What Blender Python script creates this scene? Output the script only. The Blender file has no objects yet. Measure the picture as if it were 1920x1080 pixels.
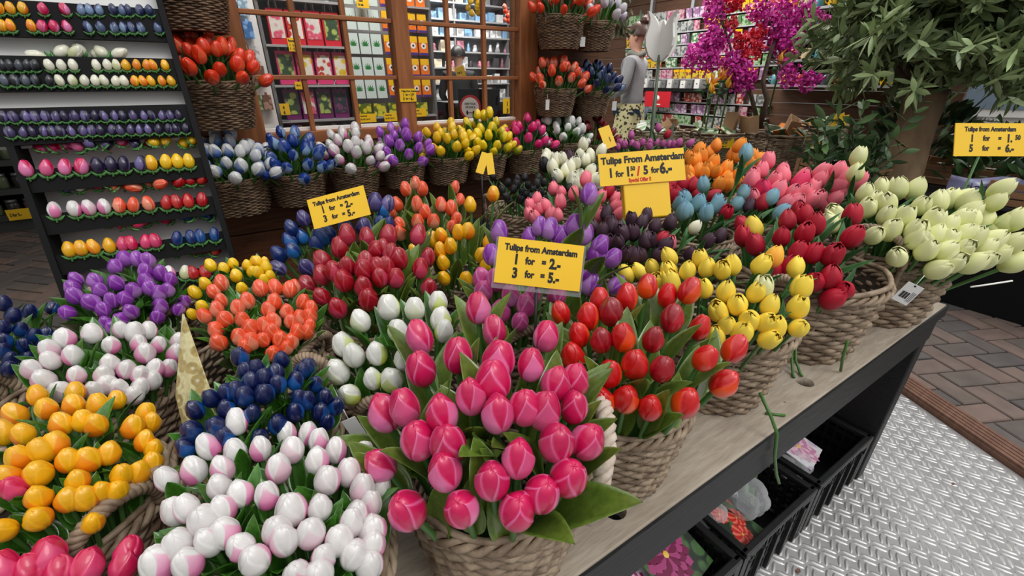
import bpy, bmesh, math, random
from mathutils import Vector, Matrix, Quaternion
R = math.radians
PI = math.pi
random.seed(11)
scene = bpy.context.scene
col = scene.collection

# ---------------------------------------------------------------- camera
cam_data = bpy.data.cameras.new('camera')
cam_data.sensor_width = 36.0
cam_data.lens = 15.375
cam_data.clip_start = 0.02
cam = bpy.data.objects.new('camera', cam_data)
col.objects.link(cam)
cam.location = (0, 0, 1.17)
cam.rotation_euler = (R(90 - 25.436), 0, R(-33.155))
scene.camera = cam

# ---------------------------------------------------------------- sky, sun, exposure
world = bpy.data.worlds.new('overcast_sky')
scene.world = world
world.use_nodes = True
wn = world.node_tree
wn.nodes.clear()
w_out = wn.nodes.new('ShaderNodeOutputWorld')
w_bg = wn.nodes.new('ShaderNodeBackground')
w_tc = wn.nodes.new('ShaderNodeTexCoord')
w_sep = wn.nodes.new('ShaderNodeSeparateXYZ')
w_ramp = wn.nodes.new('ShaderNodeValToRGB')
w_ramp.color_ramp.elements[0].position = 0.0
w_ramp.color_ramp.elements[0].color = (0.24, 0.245, 0.25, 1)
w_ramp.color_ramp.elements[1].position = 0.85
w_ramp.color_ramp.elements[1].color = (1.3, 1.3, 1.3, 1)
w_mid = w_ramp.color_ramp.elements.new(0.4)
w_mid.color = (0.5, 0.505, 0.51, 1)
wn.links.new(w_tc.outputs['Generated'], w_sep.inputs[0])
wn.links.new(w_sep.outputs['Z'], w_ramp.inputs[0])
wn.links.new(w_ramp.outputs[0], w_bg.inputs['Color'])
w_bg.inputs['Strength'].default_value = 1.15
wn.links.new(w_bg.outputs[0], w_out.inputs['Surface'])

sun_data = bpy.data.lights.new('soft_sun', 'SUN')
sun_data.energy = 1.1
sun_data.angle = R(28)
sun_data.color = (1.0, 0.985, 0.96)
sun = bpy.data.objects.new('soft_sun', sun_data)
col.objects.link(sun)
sun.rotation_euler = (R(38), 0, R(20))

scene.view_settings.view_transform = 'Standard'
scene.view_settings.look = 'None'
scene.view_settings.exposure = 0.0
scene.view_settings.gamma = 1.0
scene.view_settings.use_curve_mapping = False

# ---------------------------------------------------------------- helpers
def lin(c):
    out = []
    for v in c[:3]:
        v = v / 255.0
        out.append(v / 12.92 if v <= 0.04045 else ((v + 0.055) / 1.055) ** 2.4)
    return (*out, 1.0)

MATS = {}
def mat(name, rgb, rough=0.6, metal=0.0, var=0.0, scale=20.0, rgb2=None, bump=0.0, bscale=60.0, coat=0.0, stretch=None, spec=0.5, objvar=0.0, attr=None, emit=None):
    """procedural principled material; var mixes in rgb2 by noise, attr mixes rgb -> rgb2 by a mesh attribute"""
    if name in MATS:
        return MATS[name]
    m = bpy.data.materials.new(name)
    m.use_nodes = True
    nt = m.node_tree
    b = nt.nodes['Principled BSDF']
    b.inputs['Roughness'].default_value = rough
    b.inputs['Metallic'].default_value = metal
    b.inputs['Specular IOR Level'].default_value = spec
    b.inputs['Coat Weight'].default_value = coat
    b.inputs['Coat Roughness'].default_value = 0.12
    c1 = lin(rgb)
    c2 = lin(rgb2) if rgb2 else tuple(v * 0.5 for v in c1[:3]) + (1,)
    last = None
    tc = nt.nodes.new('ShaderNodeTexCoord')
    mp = nt.nodes.new('ShaderNodeMapping')
    nt.links.new(tc.outputs['Object'], mp.inputs['Vector'])
    if stretch:
        mp.inputs['Scale'].default_value = stretch
    if attr:
        at = nt.nodes.new('ShaderNodeAttribute')
        at.attribute_name = attr
        mx = nt.nodes.new('ShaderNodeMix')
        mx.data_type = 'RGBA'
        mx.inputs[6].default_value = c1
        mx.inputs[7].default_value = c2
        nt.links.new(at.outputs['Fac'], mx.inputs[0])
        last = mx.outputs[2]
    if var > 0:
        nz = nt.nodes.new('ShaderNodeTexNoise')
        nz.inputs['Scale'].default_value = scale
        nz.inputs['Detail'].default_value = 4
        nt.links.new(mp.outputs[0], nz.inputs['Vector'])
        rp = nt.nodes.new('ShaderNodeMapRange')
        rp.inputs[1].default_value = 0.35
        rp.inputs[2].default_value = 0.65
        rp.inputs[3].default_value = 0.0
        rp.inputs[4].default_value = var
        nt.links.new(nz.outputs['Fac'], rp.inputs[0])
        mx = nt.nodes.new('ShaderNodeMix')
        mx.data_type = 'RGBA'
        if last is not None:
            nt.links.new(last, mx.inputs[6])
            mx.blend_type = 'MULTIPLY'
            mx.inputs[7].default_value = (0.45, 0.45, 0.45, 1)
        else:
            mx.inputs[6].default_value = c1
            mx.inputs[7].default_value = c2
        nt.links.new(rp.outputs[0], mx.inputs[0])
        last = mx.outputs[2]
    if objvar > 0:
        oi = nt.nodes.new('ShaderNodeObjectInfo')
        mr = nt.nodes.new('ShaderNodeMapRange')
        mr.inputs[3].default_value = 1.0 - objvar
        mr.inputs[4].default_value = 1.0 + objvar * 0.6
        nt.links.new(oi.outputs['Random'], mr.inputs[0])
        hv = nt.nodes.new('ShaderNodeHueSaturation')
        if last is not None:
            nt.links.new(last, hv.inputs['Color'])
        else:
            hv.inputs['Color'].default_value = c1
        nt.links.new(mr.outputs[0], hv.inputs['Value'])
        last = hv.outputs[0]
    if last is not None:
        nt.links.new(last, b.inputs['Base Color'])
    else:
        b.inputs['Base Color'].default_value = c1
    if bump > 0:
        nb = nt.nodes.new('ShaderNodeTexNoise')
        nb.inputs['Scale'].default_value = bscale
        nb.inputs['Detail'].default_value = 5
        nt.links.new(mp.outputs[0], nb.inputs['Vector'])
        bp = nt.nodes.new('ShaderNodeBump')
        bp.inputs['Strength'].default_value = bump
        bp.inputs['Distance'].default_value = 0.004
        nt.links.new(nb.outputs['Fac'], bp.inputs['Height'])
        nt.links.new(bp.outputs[0], b.inputs['Normal'])
    if emit:
        b.inputs['Emission Color'].default_value = c1
        b.inputs['Emission Strength'].default_value = emit
    MATS[name] = m
    return m

class MB:
    """collects shapes of one mesh"""
    def __init__(self):
        self.v, self.f, self.m, self.s, self.a = [], [], [], [], []
    def add(self, verts, faces, mi=0, smooth=False, attr=None):
        o = len(self.v)
        self.v += [tuple(x) for x in verts]
        for q in faces:
            self.f.append(tuple(i + o for i in q))
            self.m.append(mi)
            self.s.append(smooth)
        self.a += (attr if attr is not None else [0.0] * len(verts))
        return self
    def box(self, c, s, mi=0, mtx=None, taper=None):
        x, y, z = s[0] / 2, s[1] / 2, s[2] / 2
        vs = [Vector((sx * x, sy * y, sz * z)) for sz in (-1, 1) for sy in (-1, 1) for sx in (-1, 1)]
        if taper:
            for q in vs[4:]:
                q.x *= taper
                q.y *= taper
        if mtx is not None:
            vs = [mtx @ q for q in vs]
        vs = [q + Vector(c) for q in vs]
        self.add(vs, [(0, 2, 3, 1), (4, 5, 7, 6), (0, 1, 5, 4), (2, 6, 7, 3), (0, 4, 6, 2), (1, 3, 7, 5)], mi)
        return self
    def b2(self, lo, hi, mi=0):
        return self.box([(a + b) / 2 for a, b in zip(lo, hi)], [abs(b - a) for a, b in zip(lo, hi)], mi)
    def tube(self, pts, r, n=6, mi=0, closed=False, cap=True, smooth=True):
        pts = [Vector(p) for p in pts]
        k = len(pts)
        rr = r if isinstance(r, (list, tuple)) else [r] * k
        vs, fs = [], []
        up = None
        for i, p in enumerate(pts):
            if closed:
                t = pts[(i + 1) % k] - pts[i - 1]
            else:
                t = pts[min(i + 1, k - 1)] - pts[max(i - 1, 0)]
            if t.length < 1e-9:
                t = Vector((0, 0, 1))
            t.normalize()
            if up is None:
                up = t.orthogonal().normalized()
            else:
                up = up - t * up.dot(t)
                up = up.normalized() if up.length > 1e-6 else t.orthogonal().normalized()
            w = t.cross(up)
            for j in range(n):
                a = 2 * PI * j / n
                vs.append(p + (up * math.cos(a) + w * math.sin(a)) * rr[i])
        last = k if closed else k - 1
        for i in range(last):
            i2 = (i + 1) % k
            for j in range(n):
                j2 = (j + 1) % n
                fs.append((i * n + j, i * n + j2, i2 * n + j2, i2 * n + j))
        if cap and not closed:
            fs.append(tuple(range(n - 1, -1, -1)))
            fs.append(tuple((k - 1) * n + j for j in range(n)))
        return self.add(vs, fs, mi, smooth)
    def lathe(self, prof, n=24, mi=0, c=(0, 0, 0), smooth=True, capb=True, capt=True):
        vs, fs = [], []
        for r, z in prof:
            for j in range(n):
                a = 2 * PI * j / n
                vs.append((c[0] + r * math.cos(a), c[1] + r * math.sin(a), c[2] + z))
        for i in range(len(prof) - 1):
            for j in range(n):
                j2 = (j + 1) % n
                fs.append((i * n + j, i * n + j2, (i + 1) * n + j2, (i + 1) * n + j))
        if capb:
            fs.append(tuple(range(n - 1, -1, -1)))
        if capt:
            fs.append(tuple((len(prof) - 1) * n + j for j in range(n)))
        return self.add(vs, fs, mi, smooth)
    def prism(self, poly, depth, mi=0, mtx=None):
        """outline in local xz, extruded along y"""
        n = len(poly)
        vs = [Vector((x, -depth / 2, z)) for x, z in poly] + [Vector((x, depth / 2, z)) for x, z in poly]
        if mtx is not None:
            vs = [mtx @ q for q in vs]
        fs = [tuple(range(n)), tuple(range(2 * n - 1, n - 1, -1))]
        for i in range(n):
            j = (i + 1) % n
            fs.append((j, i, i + n, j + n))
        return self.add(vs, fs, mi)
    def mesh(self, name, mats):
        me = bpy.data.meshes.new(name)
        me.from_pydata(self.v, [], self.f)
        for m in (mats if isinstance(mats, (list, tuple)) else [mats]):
            me.materials.append(m)
        me.polygons.foreach_set('material_index', self.m)
        me.polygons.foreach_set('use_smooth', self.s)
        if any(self.a):
            at = me.attributes.new('pet', 'FLOAT', 'POINT')
            at.data.foreach_set('value', self.a)
        me.update()
        return me
    def build(self, name, mats, parent=None, loc=None, bevel=0.0, smooth_by=None):
        o = link(name, self.mesh(name, mats), parent, loc)
        if bevel:
            bv = o.modifiers.new('bevel', 'BEVEL')
            bv.width = bevel
            bv.segments = 2
            bv.limit_method = 'ANGLE'
        return o

def link(name, data, parent=None, loc=None, rot=None, scale=None):
    o = bpy.data.objects.new(name, data)
    col.objects.link(o)
    if parent is not None:
        o.parent = parent
    if loc is not None:
        o.location = loc
    if rot is not None:
        o.rotation_euler = rot
    if scale is not None:
        o.scale = scale
    return o

def tag(o, label, cat, group=None, kind=None):
    if label:
        o['label'] = label
    if cat:
        o['category'] = cat
    if group:
        o['group'] = group
    if kind:
        o['kind'] = kind
    return o

def thing(name, label, cat, loc=(0, 0, 0), rot=(0, 0, 0), group=None):
    o = bpy.data.objects.new(name, None)
    o.empty_display_size = 0.02
    col.objects.link(o)
    o.location = loc
    o.rotation_euler = rot
    return tag(o, label, cat, group)

def struct(o):
    o['kind'] = 'structure'
    return o

def copy_tree(o, parent=None):
    c = o.copy()
    col.objects.link(c)
    if parent is not None:
        c.parent = parent
    for ch in list(o.children):
        copy_tree(ch, c)
    return c

ORD = ['first', 'second', 'third', 'fourth', 'fifth', 'sixth', 'seventh', 'eighth', 'ninth', 'tenth', 'eleventh', 'twelfth', 'thirteenth', 'fourteenth', 'fifteenth', 'sixteenth', 'seventeenth', 'eighteenth', 'nineteenth', 'twentieth', 'twenty-first', 'twenty-second', 'twenty-third', 'twenty-fourth']

def text_mb(mb, s, x, y, size, mi=0, squeeze=0.72, bold=0.02, align='LEFT', z=0.0, slant=0.0):
    """flat lettering in local xy, appended to mb"""
    cu = bpy.data.curves.new('lettering', 'FONT')
    cu.body = s
    cu.size = size
    cu.offset = bold * size
    cu.align_x = align
    cu.shear = slant
    cu.resolution_u = 3
    ob = bpy.data.objects.new('lettering', cu)
    col.objects.link(ob)
    dg = bpy.context.evaluated_depsgraph_get()
    me = bpy.data.meshes.new_from_object(ob.evaluated_get(dg))
    mb.add([(x + q.co.x * squeeze, y + q.co.y, z) for q in me.vertices], [tuple(p.vertices) for p in me.polygons], mi)
    bpy.data.objects.remove(ob)
    bpy.data.curves.remove(cu)
    bpy.data.meshes.remove(me)

def basis(r, u):
    r = Vector(r).normalized()
    u = Vector(u)
    u = (u - r * u.dot(r)).normalized()
    n = r.cross(u)
    return Matrix((r, u, n)).transposed()
# ---------------------------------------------------------------- materials
M_wall = mat('brown_stained_wood', (112, 68, 40), 0.55, var=0.8, scale=6, rgb2=(74, 42, 24), stretch=(1.5, 1.5, 16), bump=0.25, bscale=30)
M_frame = mat('orange_brown_wood', (168, 104, 58), 0.5, var=0.7, scale=5, rgb2=(122, 70, 36), stretch=(12, 4, 1.2), bump=0.15, bscale=25)
M_frame_h = mat('orange_brown_wood_rails', (168, 104, 58), 0.5, var=0.7, scale=5, rgb2=(126, 72, 38), stretch=(1.2, 4, 12), bump=0.15, bscale=25)
M_tabletop = mat('weathered_pale_wood', (172, 160, 144), 0.75, var=0.6, scale=16, rgb2=(140, 126, 110), stretch=(1.2, 6, 4), bump=0.35, bscale=26)
M_blackwood = mat('black_painted_wood', (24, 26, 28), 0.55, var=0.8, scale=14, rgb2=(12, 13, 14), stretch=(1, 6, 12), bump=0.4, bscale=20)
M_blackboard = mat('black_board', (11, 11, 12), 0.7, var=0.5, scale=12, rgb2=(7, 7, 7), spec=0.25)
M_whitepanel = mat('white_panel', (240, 239, 236), 0.7, var=0.3, scale=4, rgb2=(220, 217, 212))
M_wicker = mat('grey_willow', (166, 146, 122), 0.6, var=0.95, scale=46, rgb2=(104, 84, 66), bump=0.35, bscale=120)
M_wicker_d = mat('brown_willow', (142, 116, 90), 0.62, var=0.95, scale=40, rgb2=(84, 64, 48), bump=0.35, bscale=110)
M_wicker_w = mat('whitewashed_willow', (214, 200, 186), 0.65, var=0.8, scale=50, rgb2=(176, 154, 134), bump=0.35, bscale=120)
M_wicker_in = mat('dark_light_blocking_liner', (58, 46, 36), 0.9)
M_stem = mat('green_stem', (74, 120, 52), 0.45, var=0.4, scale=20, rgb2=(56, 96, 40))
M_leaf = mat('glossy_green_leaf', (66, 118, 34), 0.28, var=0.7, scale=16, rgb2=(38, 86, 22), coat=0.5, objvar=0.25)
M_leaf_o = mat('olive_green_leaf', (100, 124, 44), 0.3, var=0.7, scale=16, rgb2=(74, 98, 34), coat=0.4, objvar=0.2)
M_leaf_s = mat('fabric_green_leaf', (58, 112, 52), 0.55, var=0.6, scale=14, rgb2=(36, 82, 38), objvar=0.2)
M_leaf_d = mat('dark_green_leaf', (40, 84, 40), 0.4, var=0.6, scale=14, rgb2=(24, 56, 28), objvar=0.25)
M_yellow = mat('yellow_card', (248, 200, 20), 0.45, var=0.25, scale=7, rgb2=(232, 178, 14), coat=0.3)
M_ink = mat('black_ink', (22, 20, 18), 0.6)
M_redink = mat('red_ink', (206, 34, 20), 0.6)
M_blackrod = mat('black_rod', (26, 26, 26), 0.45)
M_plastic = mat('black_plastic', (22, 23, 24), 0.42, var=0.4, scale=30, rgb2=(38, 39, 40))
M_steel = mat('steel_plate', (172, 171, 172), 0.5, metal=0.5, var=0.6, scale=7, rgb2=(140, 138, 138), bump=0.12, bscale=80)
M_lug = mat('worn_steel_lug', (196, 195, 194), 0.4, metal=0.6, var=0.5, scale=30, rgb2=(150, 148, 146))
M_deck = mat('brown_grooved_deck', (118, 84, 66), 0.6, var=0.7, scale=6, rgb2=(92, 62, 48), stretch=(1.2, 12, 4))
M_shelf = mat('grey_shelf_metal', (176, 178, 180), 0.4, metal=0.2)
M_paper = mat('brown_paper', (176, 140, 104), 0.8, var=0.4, scale=9, rgb2=(140, 106, 76))
M_white = mat('white_paint', (236, 234, 228), 0.5)
M_tagw = mat('white_price_tag', (226, 226, 224), 0.6)
M_concrete = mat('pale_tile', (176, 170, 158), 0.8, var=0.5, scale=5, rgb2=(150, 143, 131))
M_ceil = mat('pale_ceiling', (196, 194, 190), 0.8)
M_dark = mat('dark_shop_wall', (70, 66, 62), 0.8, var=0.5, scale=3, rgb2=(50, 47, 44))
M_darkwood = mat('dark_brown_boards', (96, 64, 42), 0.6, var=0.7, scale=5, rgb2=(66, 42, 28), stretch=(8, 1.2, 14))
M_lamp = mat('lit_lamp_tube', (255, 252, 244), 0.5, emit=6.0)
M_silver = mat('grey_metal', (150, 152, 154), 0.35, metal=0.6)
def clear_mat():
    m = bpy.data.materials.new('clear_plastic')
    m.use_nodes = True
    nt = m.node_tree
    nt.nodes.clear()
    o = nt.nodes.new('ShaderNodeOutputMaterial')
    t = nt.nodes.new('ShaderNodeBsdfTransparent')
    t.inputs[0].default_value = (.92, .93, .94, 1)
    g = nt.nodes.new('ShaderNodeBsdfPrincipled')
    g.inputs['Base Color'].default_value = (.8, .81, .83, 1)
    g.inputs['Roughness'].default_value = 0.12
    lw = nt.nodes.new('ShaderNodeLayerWeight')
    lw.inputs[0].default_value = 0.35
    mr = nt.nodes.new('ShaderNodeMapRange')
    mr.inputs[3].default_value = 0.12
    mr.inputs[4].default_value = 0.75
    mx = nt.nodes.new('ShaderNodeMixShader')
    nt.links.new(lw.outputs['Facing'], mr.inputs[0])
    nt.links.new(mr.outputs[0], mx.inputs[0])
    nt.links.new(t.outputs[0], mx.inputs[1])
    nt.links.new(g.outputs[0], mx.inputs[2])
    nt.links.new(mx.outputs[0], o.inputs[0])
    return m
M_bag = clear_mat()

def glass_mat():
    m = bpy.data.materials.new('window_glass')
    m.use_nodes = True
    nt = m.node_tree
    nt.nodes.clear()
    o = nt.nodes.new('ShaderNodeOutputMaterial')
    t = nt.nodes.new('ShaderNodeBsdfTransparent')
    g = nt.nodes.new('ShaderNodeBsdfGlossy')
    g.inputs['Roughness'].default_value = 0.02
    fr = nt.nodes.new('ShaderNodeFresnel')
    fr.inputs['IOR'].default_value = 1.35
    mx = nt.nodes.new('ShaderNodeMixShader')
    nt.links.new(fr.outputs[0], mx.inputs[0])
    nt.links.new(t.outputs[0], mx.inputs[1])
    nt.links.new(g.outputs[0], mx.inputs[2])
    nt.links.new(mx.outputs[0], o.inputs[0])
    return m
M_glass = glass_mat()

def brick_mat():
    m = bpy.data.materials.new('paving_bricks')
    m.use_nodes = True
    nt = m.node_tree
    b = nt.nodes['Principled BSDF']
    b.inputs['Roughness'].default_value = 0.75
    at = nt.nodes.new('ShaderNodeAttribute')
    at.attribute_name = 'pet'
    rp = nt.nodes.new('ShaderNodeValToRGB')
    e = rp.color_ramp.elements
    e[0].color = lin((98, 93, 92)); e[0].position = 0.0
    e[1].color = lin((136, 114, 104)); e[1].position = 1.0
    x = e.new(0.5); x.color = lin((116, 104, 97))
    nt.links.new(at.outputs['Fac'], rp.inputs[0])
    nz = nt.nodes.new('ShaderNodeTexNoise')
    nz.inputs['Scale'].default_value = 30
    nz.inputs['Detail'].default_value = 6
    mx = nt.nodes.new('ShaderNodeMix')
    mx.data_type = 'RGBA'
    mx.blend_type = 'MULTIPLY'
    mx.inputs[7].default_value = (0.4, 0.4, 0.4, 1)
    nt.links.new(nz.outputs['Fac'], mx.inputs[0])
    nt.links.new(rp.outputs[0], mx.inputs[6])
    nt.links.new(mx.outputs[2], b.inputs['Base Color'])
    bp = nt.nodes.new('ShaderNodeBump')
    bp.inputs['Strength'].default_value = 0.5
    bp.inputs['Distance'].default_value = 0.006
    nt.links.new(nz.outputs['Fac'], bp.inputs['Height'])
    nt.links.new(bp.outputs[0], b.inputs['Normal'])
    return m
M_brick = brick_mat()
M_grout = mat('sandy_joints', (134, 118, 102), 0.9, var=0.5, scale=40, rgb2=(80, 72, 64))

def print_mat(name, bg, spots, scale, seed, thr=0.45, spots2=None):
    """printed picture: blotches of one or two colours on a ground"""
    m = bpy.data.materials.new(name)
    m.use_nodes = True
    nt = m.node_tree
    b = nt.nodes['Principled BSDF']
    b.inputs['Roughness'].default_value = 0.35
    tc = nt.nodes.new('ShaderNodeTexCoord')
    oi = nt.nodes.new('ShaderNodeObjectInfo')
    ad = nt.nodes.new('ShaderNodeVectorMath')
    nt.links.new(tc.outputs['Object'], ad.inputs[0])
    nt.links.new(oi.outputs['Random'], ad.inputs[1])
    vo = nt.nodes.new('ShaderNodeTexVoronoi')
    vo.inputs['Scale'].default_value = scale
    nt.links.new(ad.outputs[0], vo.inputs['Vector'])
    rp = nt.nodes.new('ShaderNodeValToRGB')
    e = rp.color_ramp.elements
    e[0].color = lin(spots2 or spots); e[0].position = 0.0
    e[1].color = lin(bg); e[1].position = thr + 0.12
    x = e.new(thr * 0.45); x.color = lin(spots)
    y = e.new(thr); y.color = lin(spots)
    nt.links.new(vo.outputs['Distance'], rp.inputs[0])
    nz = nt.nodes.new('ShaderNodeTexNoise')
    nz.inputs['Scale'].default_value = scale * 2.5
    nt.links.new(ad.outputs[0], nz.inputs['Vector'])
    mx = nt.nodes.new('ShaderNodeMix')
    mx.data_type = 'RGBA'
    mx.blend_type = 'OVERLAY'
    mx.inputs[0].default_value = 0.5
    nt.links.new(rp.outputs[0], mx.inputs[6])
    nt.links.new(nz.outputs['Fac'], mx.inputs[7])
    nt.links.new(mx.outputs[2], b.inputs['Base Color'])
    return m

# ---------------------------------------------------------------- tulip colours: main, second, words, name
KINDS = {
 'pink': ((206, 18, 86), (238, 132, 186), 'pink', 'w'),
 'whitepink': ((228, 225, 222), (232, 124, 178), 'white and pink', 'w'),
 'orangeyellow': ((247, 184, 18), (246, 132, 16), 'orange-yellow', 'w'),
 'magenta': ((204, 18, 78), (228, 74, 124), 'crimson pink', 'w'),
 'purple': ((140, 54, 168), (190, 134, 208), 'purple', 'w'),
 'navy': ((8, 22, 74), (24, 92, 170), 'navy blue', 'w'),
 'coral': ((240, 88, 48), (250, 158, 126), 'coral', 'w'),
 'yellowwood': ((250, 204, 22), (238, 172, 10), 'yellow', 'w'),
 'bluewood': ((14, 44, 108), (36, 112, 186), 'blue', 'w'),
 'violetblue': ((58, 48, 108), (136, 122, 180), 'violet-blue', 'w'),
 'darkred': ((162, 10, 30), (206, 66, 98), 'dark red', 'w'),
 'whitegreen': ((230, 230, 222), (198, 214, 76), 'white and lime', 'w'),
 'rosemauve': ((196, 72, 138), (216, 152, 206), 'mauve-pink', 'w'),
 'redorange': ((208, 16, 20), (252, 88, 20), 'red and orange', 'w'),
 'crimsonwood': ((152, 4, 26), (192, 22, 42), 'deep red', 'w'),
 'orangered': ((238, 58, 20), (250, 108, 62), 'orange-red', 'w'),
 'orangewhite': ((238, 72, 26), (250, 176, 146), 'orange-red', 'w'),
 'navywhite': ((16, 30, 80), (130, 156, 194), 'navy and pale blue', 'w'),
 'whiteblue': ((238, 238, 236), (64, 112, 184), 'white and blue', 'w'),
 'bluewhite': ((18, 58, 140), (160, 192, 222), 'blue and white', 'w'),
 'violet': ((150, 64, 180), (196, 146, 214), 'violet', 'w'),
 'yellowgreen': ((252, 214, 16), (150, 164, 20), 'yellow and green', 'w'),
 'hotpink': ((224, 20, 110), (240, 80, 150), 'hot pink', 'w'),
 'whitestripe': ((240, 240, 234), (80, 140, 70), 'white and green', 'w'),
 'deepred': ((120, 8, 22), (150, 20, 34), 'deep red', 'w'),
 'whitelilac': ((236, 232, 236), (190, 170, 200), 'white and lilac', 'w'),
 'yellowsilk': ((252, 222, 78), (236, 200, 56), 'yellow', 's'),
 'greensilk': ((234, 235, 178), (212, 220, 130), 'pale green', 's'),
 'crimsonsilk': ((190, 12, 46), (138, 0, 30), 'crimson', 's'),
 'pinksilk': ((248, 130, 146), (236, 92, 120), 'salmon pink', 's'),
 'rosesilk': ((226, 52, 102), (200, 30, 80), 'rose red', 's'),
 'orangesilk': ((252, 156, 44), (242, 112, 22), 'orange', 's'),
 'skysilk': ((108, 156, 180), (140, 178, 168), 'sky blue', 's'),
 'plumsilk': ((70, 40, 58), (44, 26, 38), 'dark plum', 's'),
 'blacksilk': ((24, 24, 28), (14, 14, 16), 'black', 's'),
 'creamsilk': ((244, 242, 220), (224, 220, 160), 'cream white', 's'),
 'mauvesilk': ((190, 92, 154), (160, 70, 130), 'mauve', 's'),
 'flamesilk': ((252, 192, 60), (236, 80, 30), 'orange and yellow', 's'),
}
def petal_mat(k):
    a, b, w, t = KINDS[k]
    if t == 'w':
        return mat('painted_' + k, a, 0.34, rgb2=b, attr='pet', var=0.35, scale=22, coat=0.55, stretch=(60, 60, 14), objvar=0.1, bump=0.12, bscale=55)
    m = mat('fabric_' + k, a, 0.55, rgb2=b, attr='pet', var=0.2, scale=14, stretch=(60, 60, 12), objvar=0.12)
    b_ = m.node_tree.nodes['Principled BSDF']
    b_.inputs['Subsurface Weight'].default_value = 0.0
    return m

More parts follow.
